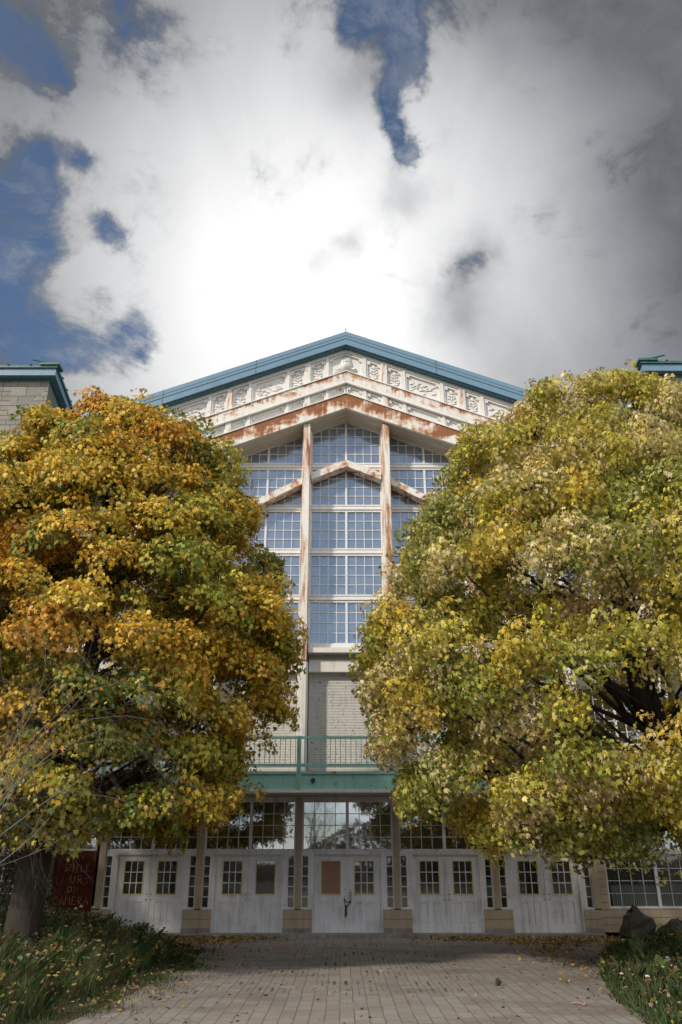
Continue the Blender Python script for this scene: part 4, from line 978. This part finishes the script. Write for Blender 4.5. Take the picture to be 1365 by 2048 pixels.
# flowers: stems with round heads
def flower(base, h, n_, label, head='flower', hr=.035, group=None, seed=0, name='flower_plant'):
    g = random.Random(seed); T = empty(name, base, label, 'flower', group); s_ = MB(); lv = MB()
    for i in range(n_):
        q = Vector(base) + Vector((g.uniform(-.28, .28), g.uniform(-.2, .2), h * g.uniform(.55, 1.05)))
        b0 = Vector(base) + Vector((g.uniform(-.06, .06), g.uniform(-.06, .06), 0)); s_.tube([tuple(b0), tuple(b0.lerp(q, .5) + Vector((0, 0, .05))), tuple(q)], [.007, .005, .004], 5, cap=False)
        hd = MB()
        for k in range(7):
            a = k * .9; hd.blob((q.x + math.cos(a) * hr * .55, q.y + math.sin(a) * hr * .55, q.z + hr * .2 * (k % 2)), (hr * .5, hr * .5, hr * .4), k, 6, 4, .2)
        hd.build('flower_head', M[head], T)
        for k in range(3):
            c = b0.lerp(q, .25 + .2 * k); e = c + Vector((g.uniform(-.12, .12), g.uniform(-.1, .1), .06)); lv.add([tuple(c), tuple((c + e) / 2 + Vector((.02, .01, .015))), tuple(e), tuple((c + e) / 2 - Vector((.02, .01, -.01)))], [(0, 1, 2, 3)])
    s_.build('stem', MATS['stem_green'], T); lv.build('leaf', MATS['stem_green'], T);
    return T
mat('stem_green', lambda t: setp(t, (.07, .12, .035), .7))
fl = [((182, 1835), .95, 2, 'tallest white flower, above the boulder by the red board'), ((160, 1848), .75, 2, 'white flower leaning left beside the boulder'), ((215, 1850), .6, 4, 'cluster of white flowers between the boulder and the left doors'), ((262, 1880), .35, 2, 'low white flower in front of the square dark stone'), ((170, 1862), .45, 2, 'white flower close against the pale boulder'), ((290, 1878), .33, 2, 'white flower near the foot of the leftmost door')]
for i, (px, h, n_, lab) in enumerate(fl):
    y = (-1.3, -1.5, -1.2, -2.0, -1.7, -1.9)[i]; t_ = at(px[0], px[1], y); z0 = max(hL(t_.x, y), -.1)
    flower((t_.x, y, z0), h, n_, lab, seed=i + 10, group='white flowers by the left doors', hr=.05)
cl = [((1345, 1922), 'largest pink clover head at the right edge'), ((1290, 1956), 'small clover head low in the middle of the right bed'), ((1235, 1932), 'clover head at the paving edge of the right bed'), ((1362, 1938), 'clover cut by the right edge, below the largest one')]
for i, (px, lab) in enumerate(cl):
    t_ = gp(px[0], px[1], .2); flower((t_.x, t_.y, max(hR(t_.x, t_.y), -.1)), .28, 2, lab, 'clover', .035, 'clover in the right bed', 40 + i, 'clover')
# ferns
def fern(base, h, label, seed, n_=5):
    T = empty('fern', base, label, 'fern', 'ferns in the right bed'); b = MB(); g = random.Random(seed)
    for i in range(n_):
        a = g.uniform(0, 6.28) if i else 1.57; d = Vector((math.cos(a), math.sin(a), 0)) * (.35 if i else .08); pts = []
        for k in range(13):
            t = k / 12; p = Vector(base) + Vector((0, 0, h * (t - .25 * t * t) * (1 if i == 0 else .75))) + d * h * t * t * 1.4; pts.append(p)
        b.tube([tuple(p) for p in pts], .004, 4, cap=False)
        sd = Vector((-math.sin(a), math.cos(a), 0)) if i else Vector((1, 0, 0))
        for k in range(2, 12):
            L = h * .22 * math.sin(math.pi * (k + .5) / 13); p = pts[k]
            for s_ in (-1, 1):
                e = p + sd * s_ * L + Vector((0, 0, .25 * L)); b.add([tuple(p - Vector((0, 0, .004))), tuple((p + e) / 2 + Vector((0, 0, -.007))), tuple(e), tuple((p + e) / 2 + Vector((0, 0, .008)))], [(0, 1, 2, 3)])
    b.build('fronds', MATS['fern_green'], T); return T
mat('fern_green', lambda t: setp(t, (.12, .19, .05), .7))
t_ = gp(1278, 1925, 0); fern((t_.x, t_.y, hR(t_.x, t_.y)), .62, 'upright fern at the back of the right bed', 1)
t_ = gp(1322, 1950, 0); fern((t_.x, t_.y, hR(t_.x, t_.y)), .4, 'lower spreading fern beside the clover in the right bed', 2)

# ------------------------------------------------------------------ stones and small things
def rock(c, r_, mt, label, seed, rot=0, name='rock', n_=14, rough=.12):
    b = MB().blob(c, r_, seed, n_, 9, rough, rot); return tag(b.build(name, M[mt], smooth=False), label, 'rock')
t_ = at(165, 1862, -1.0); rock((t_.x, -1.0, .16), (.36, .26, .30), 'stone', 'pale grey boulder among the white flowers below the red board', 3)
t_ = at(250, 1862, -.9); b = MB(); b.box(t_.x - .17, t_.x + .17, -1.05, -.7, -.12, .22); o = b.build('rock', M['stone']); bpy.context.view_layer.objects.active = o
mo = o.modifiers.new('b', 'BEVEL'); mo.width = .06; mo.segments = 2; tag(o, 'square-cut grey stone block beside the leftmost door', 'rock')
t_ = at(125, 1872, -1.9); rock((t_.x, -1.9, .16), (.15, .1, .08), 'pale_stone', 'small whitish stone at the left end of the kerb slab', 6)
b = MB(); t_ = at(172, 1866, -1.6); b.box(t_.x - .45, t_.x + .45, -1.85, -1.45, .0, .10); o = b.build('kerb_slab', M['pale_stone']); mo = o.modifiers.new('b', 'BEVEL'); mo.width = .025; tag(o, 'thin flat slab lying in front of the pale boulder', 'slab')
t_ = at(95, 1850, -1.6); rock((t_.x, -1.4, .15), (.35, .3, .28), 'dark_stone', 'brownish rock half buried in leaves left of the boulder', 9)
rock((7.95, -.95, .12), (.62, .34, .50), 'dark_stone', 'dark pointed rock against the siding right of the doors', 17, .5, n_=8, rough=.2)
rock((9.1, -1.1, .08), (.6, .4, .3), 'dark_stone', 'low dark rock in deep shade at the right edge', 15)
t_ = gp(570, 1893); b = MB(); b.box(t_.x - .13, t_.x + .13, t_.y - .06, t_.y + .06, -.099, -.03); b.box(t_.x - .2, t_.x - .14, t_.y - .10, t_.y - .04, -.099, -.06); tag(b.build('broken_brick', M['brick_piece']), 'pinkish broken brick on the paving in front of the doors', 'brick')
t_ = gp(997, 1972); b = MB().blob((t_.x, t_.y, -.045), (.05, .035, .06), 8, 10, 8, .22); tag(b.build('pine_cone', M['dark_stone']), 'dark brown cone standing alone on the sunlit paving', 'cone')
t_ = gp(1157, 2010); b = MB(); b.tube([(t_.x - .09, t_.y + .08, -.09), (t_.x, t_.y + .04, -.07), (t_.x + .07, t_.y - .06, -.085)], [.008, .012, .006], 6); b.blob((t_.x + .08, t_.y - .07, -.08), (.03, .03, .02), 2, 7, 5); tag(b.build('twig', M['brick_piece']), 'short reddish twig on the paving near the right bed', 'twig')

# trees on the far side of the forecourt: seen in the glass
for i, (x, y, h) in enumerate(((-9, -62, 4.6), (-3.5, -66, 4.2), (-15, -60, 4.8))):
    bare('bare_tree', (x, y, -.1), ('leafless tree reflected in the left half of the middle transom', 'thin leafless tree reflected beside the transom mullion', 'leafless tree reflected far left in the transoms')[i], 50 + i, h, M['bark'], (0, 0, 1), 5, .2, .75, -.03, 8)
def conifer(base, h, r_, label, seed):
    g = np.random.default_rng(seed); T = empty('pine_tree', base, label, 'tree'); n_ = 9000
    t = g.uniform(.06, 1, n_); a = g.uniform(0, 2 * np.pi, n_); rr_ = r_ * (1 - t) ** .6 * (.75 + .25 * np.sin(t * 40 + a * 2)) * g.uniform(.3, 1, n_) ** .5
    c = np.array(base) + np.stack([np.cos(a) * rr_, np.sin(a) * rr_, t * h], 1); d = np.stack([np.cos(a), np.sin(a), 0 * a - .3], 1)
    leaf_mesh('crown', c, d + g.normal(size=(n_, 3)) * .6, d, g.uniform(.25, .5, n_), np.array([(.03, .05, .02)]) * g.uniform(.6, 1.5, (n_, 1)), SIMPLE, M['leaf'], T)
    MB().tube([base, (base[0], base[1], h * .9)], [.2, .04], 7).build('trunk', M['bark'], T)
conifer((8.5, -62, -.1), 6.0, 2.2, 'dark evergreen reflected at the right of the middle transom', 3)
conifer((14, -60, -.1), 8.0, 3.0, 'taller dark evergreen reflected beyond the first', 4)
g2 = np.random.default_rng(9); n_ = 26000
a = g2.uniform(-1.3, 1.3, n_); rr_ = g2.uniform(78, 92, n_); hh_ = 4.6 + 1.8 * np.sin(a * 9) + 1.5 * np.sin(a * 23 + 1)
c = np.stack([np.sin(a) * rr_, -np.cos(a) * rr_, g2.uniform(0, 1, n_) * hh_], 1)
tag(leaf_mesh('treeline', c, g2.normal(size=(n_, 3)), g2.normal(size=(n_, 3)), g2.uniform(.6, 1.3, n_), np.array([(.11, .085, .05)]) * g2.uniform(.5, 1.4, (n_, 1)), SIMPLE, M['leaf']), 'brown distant treeline mirrored in the ground floor glass', 'trees', kind='stuff')
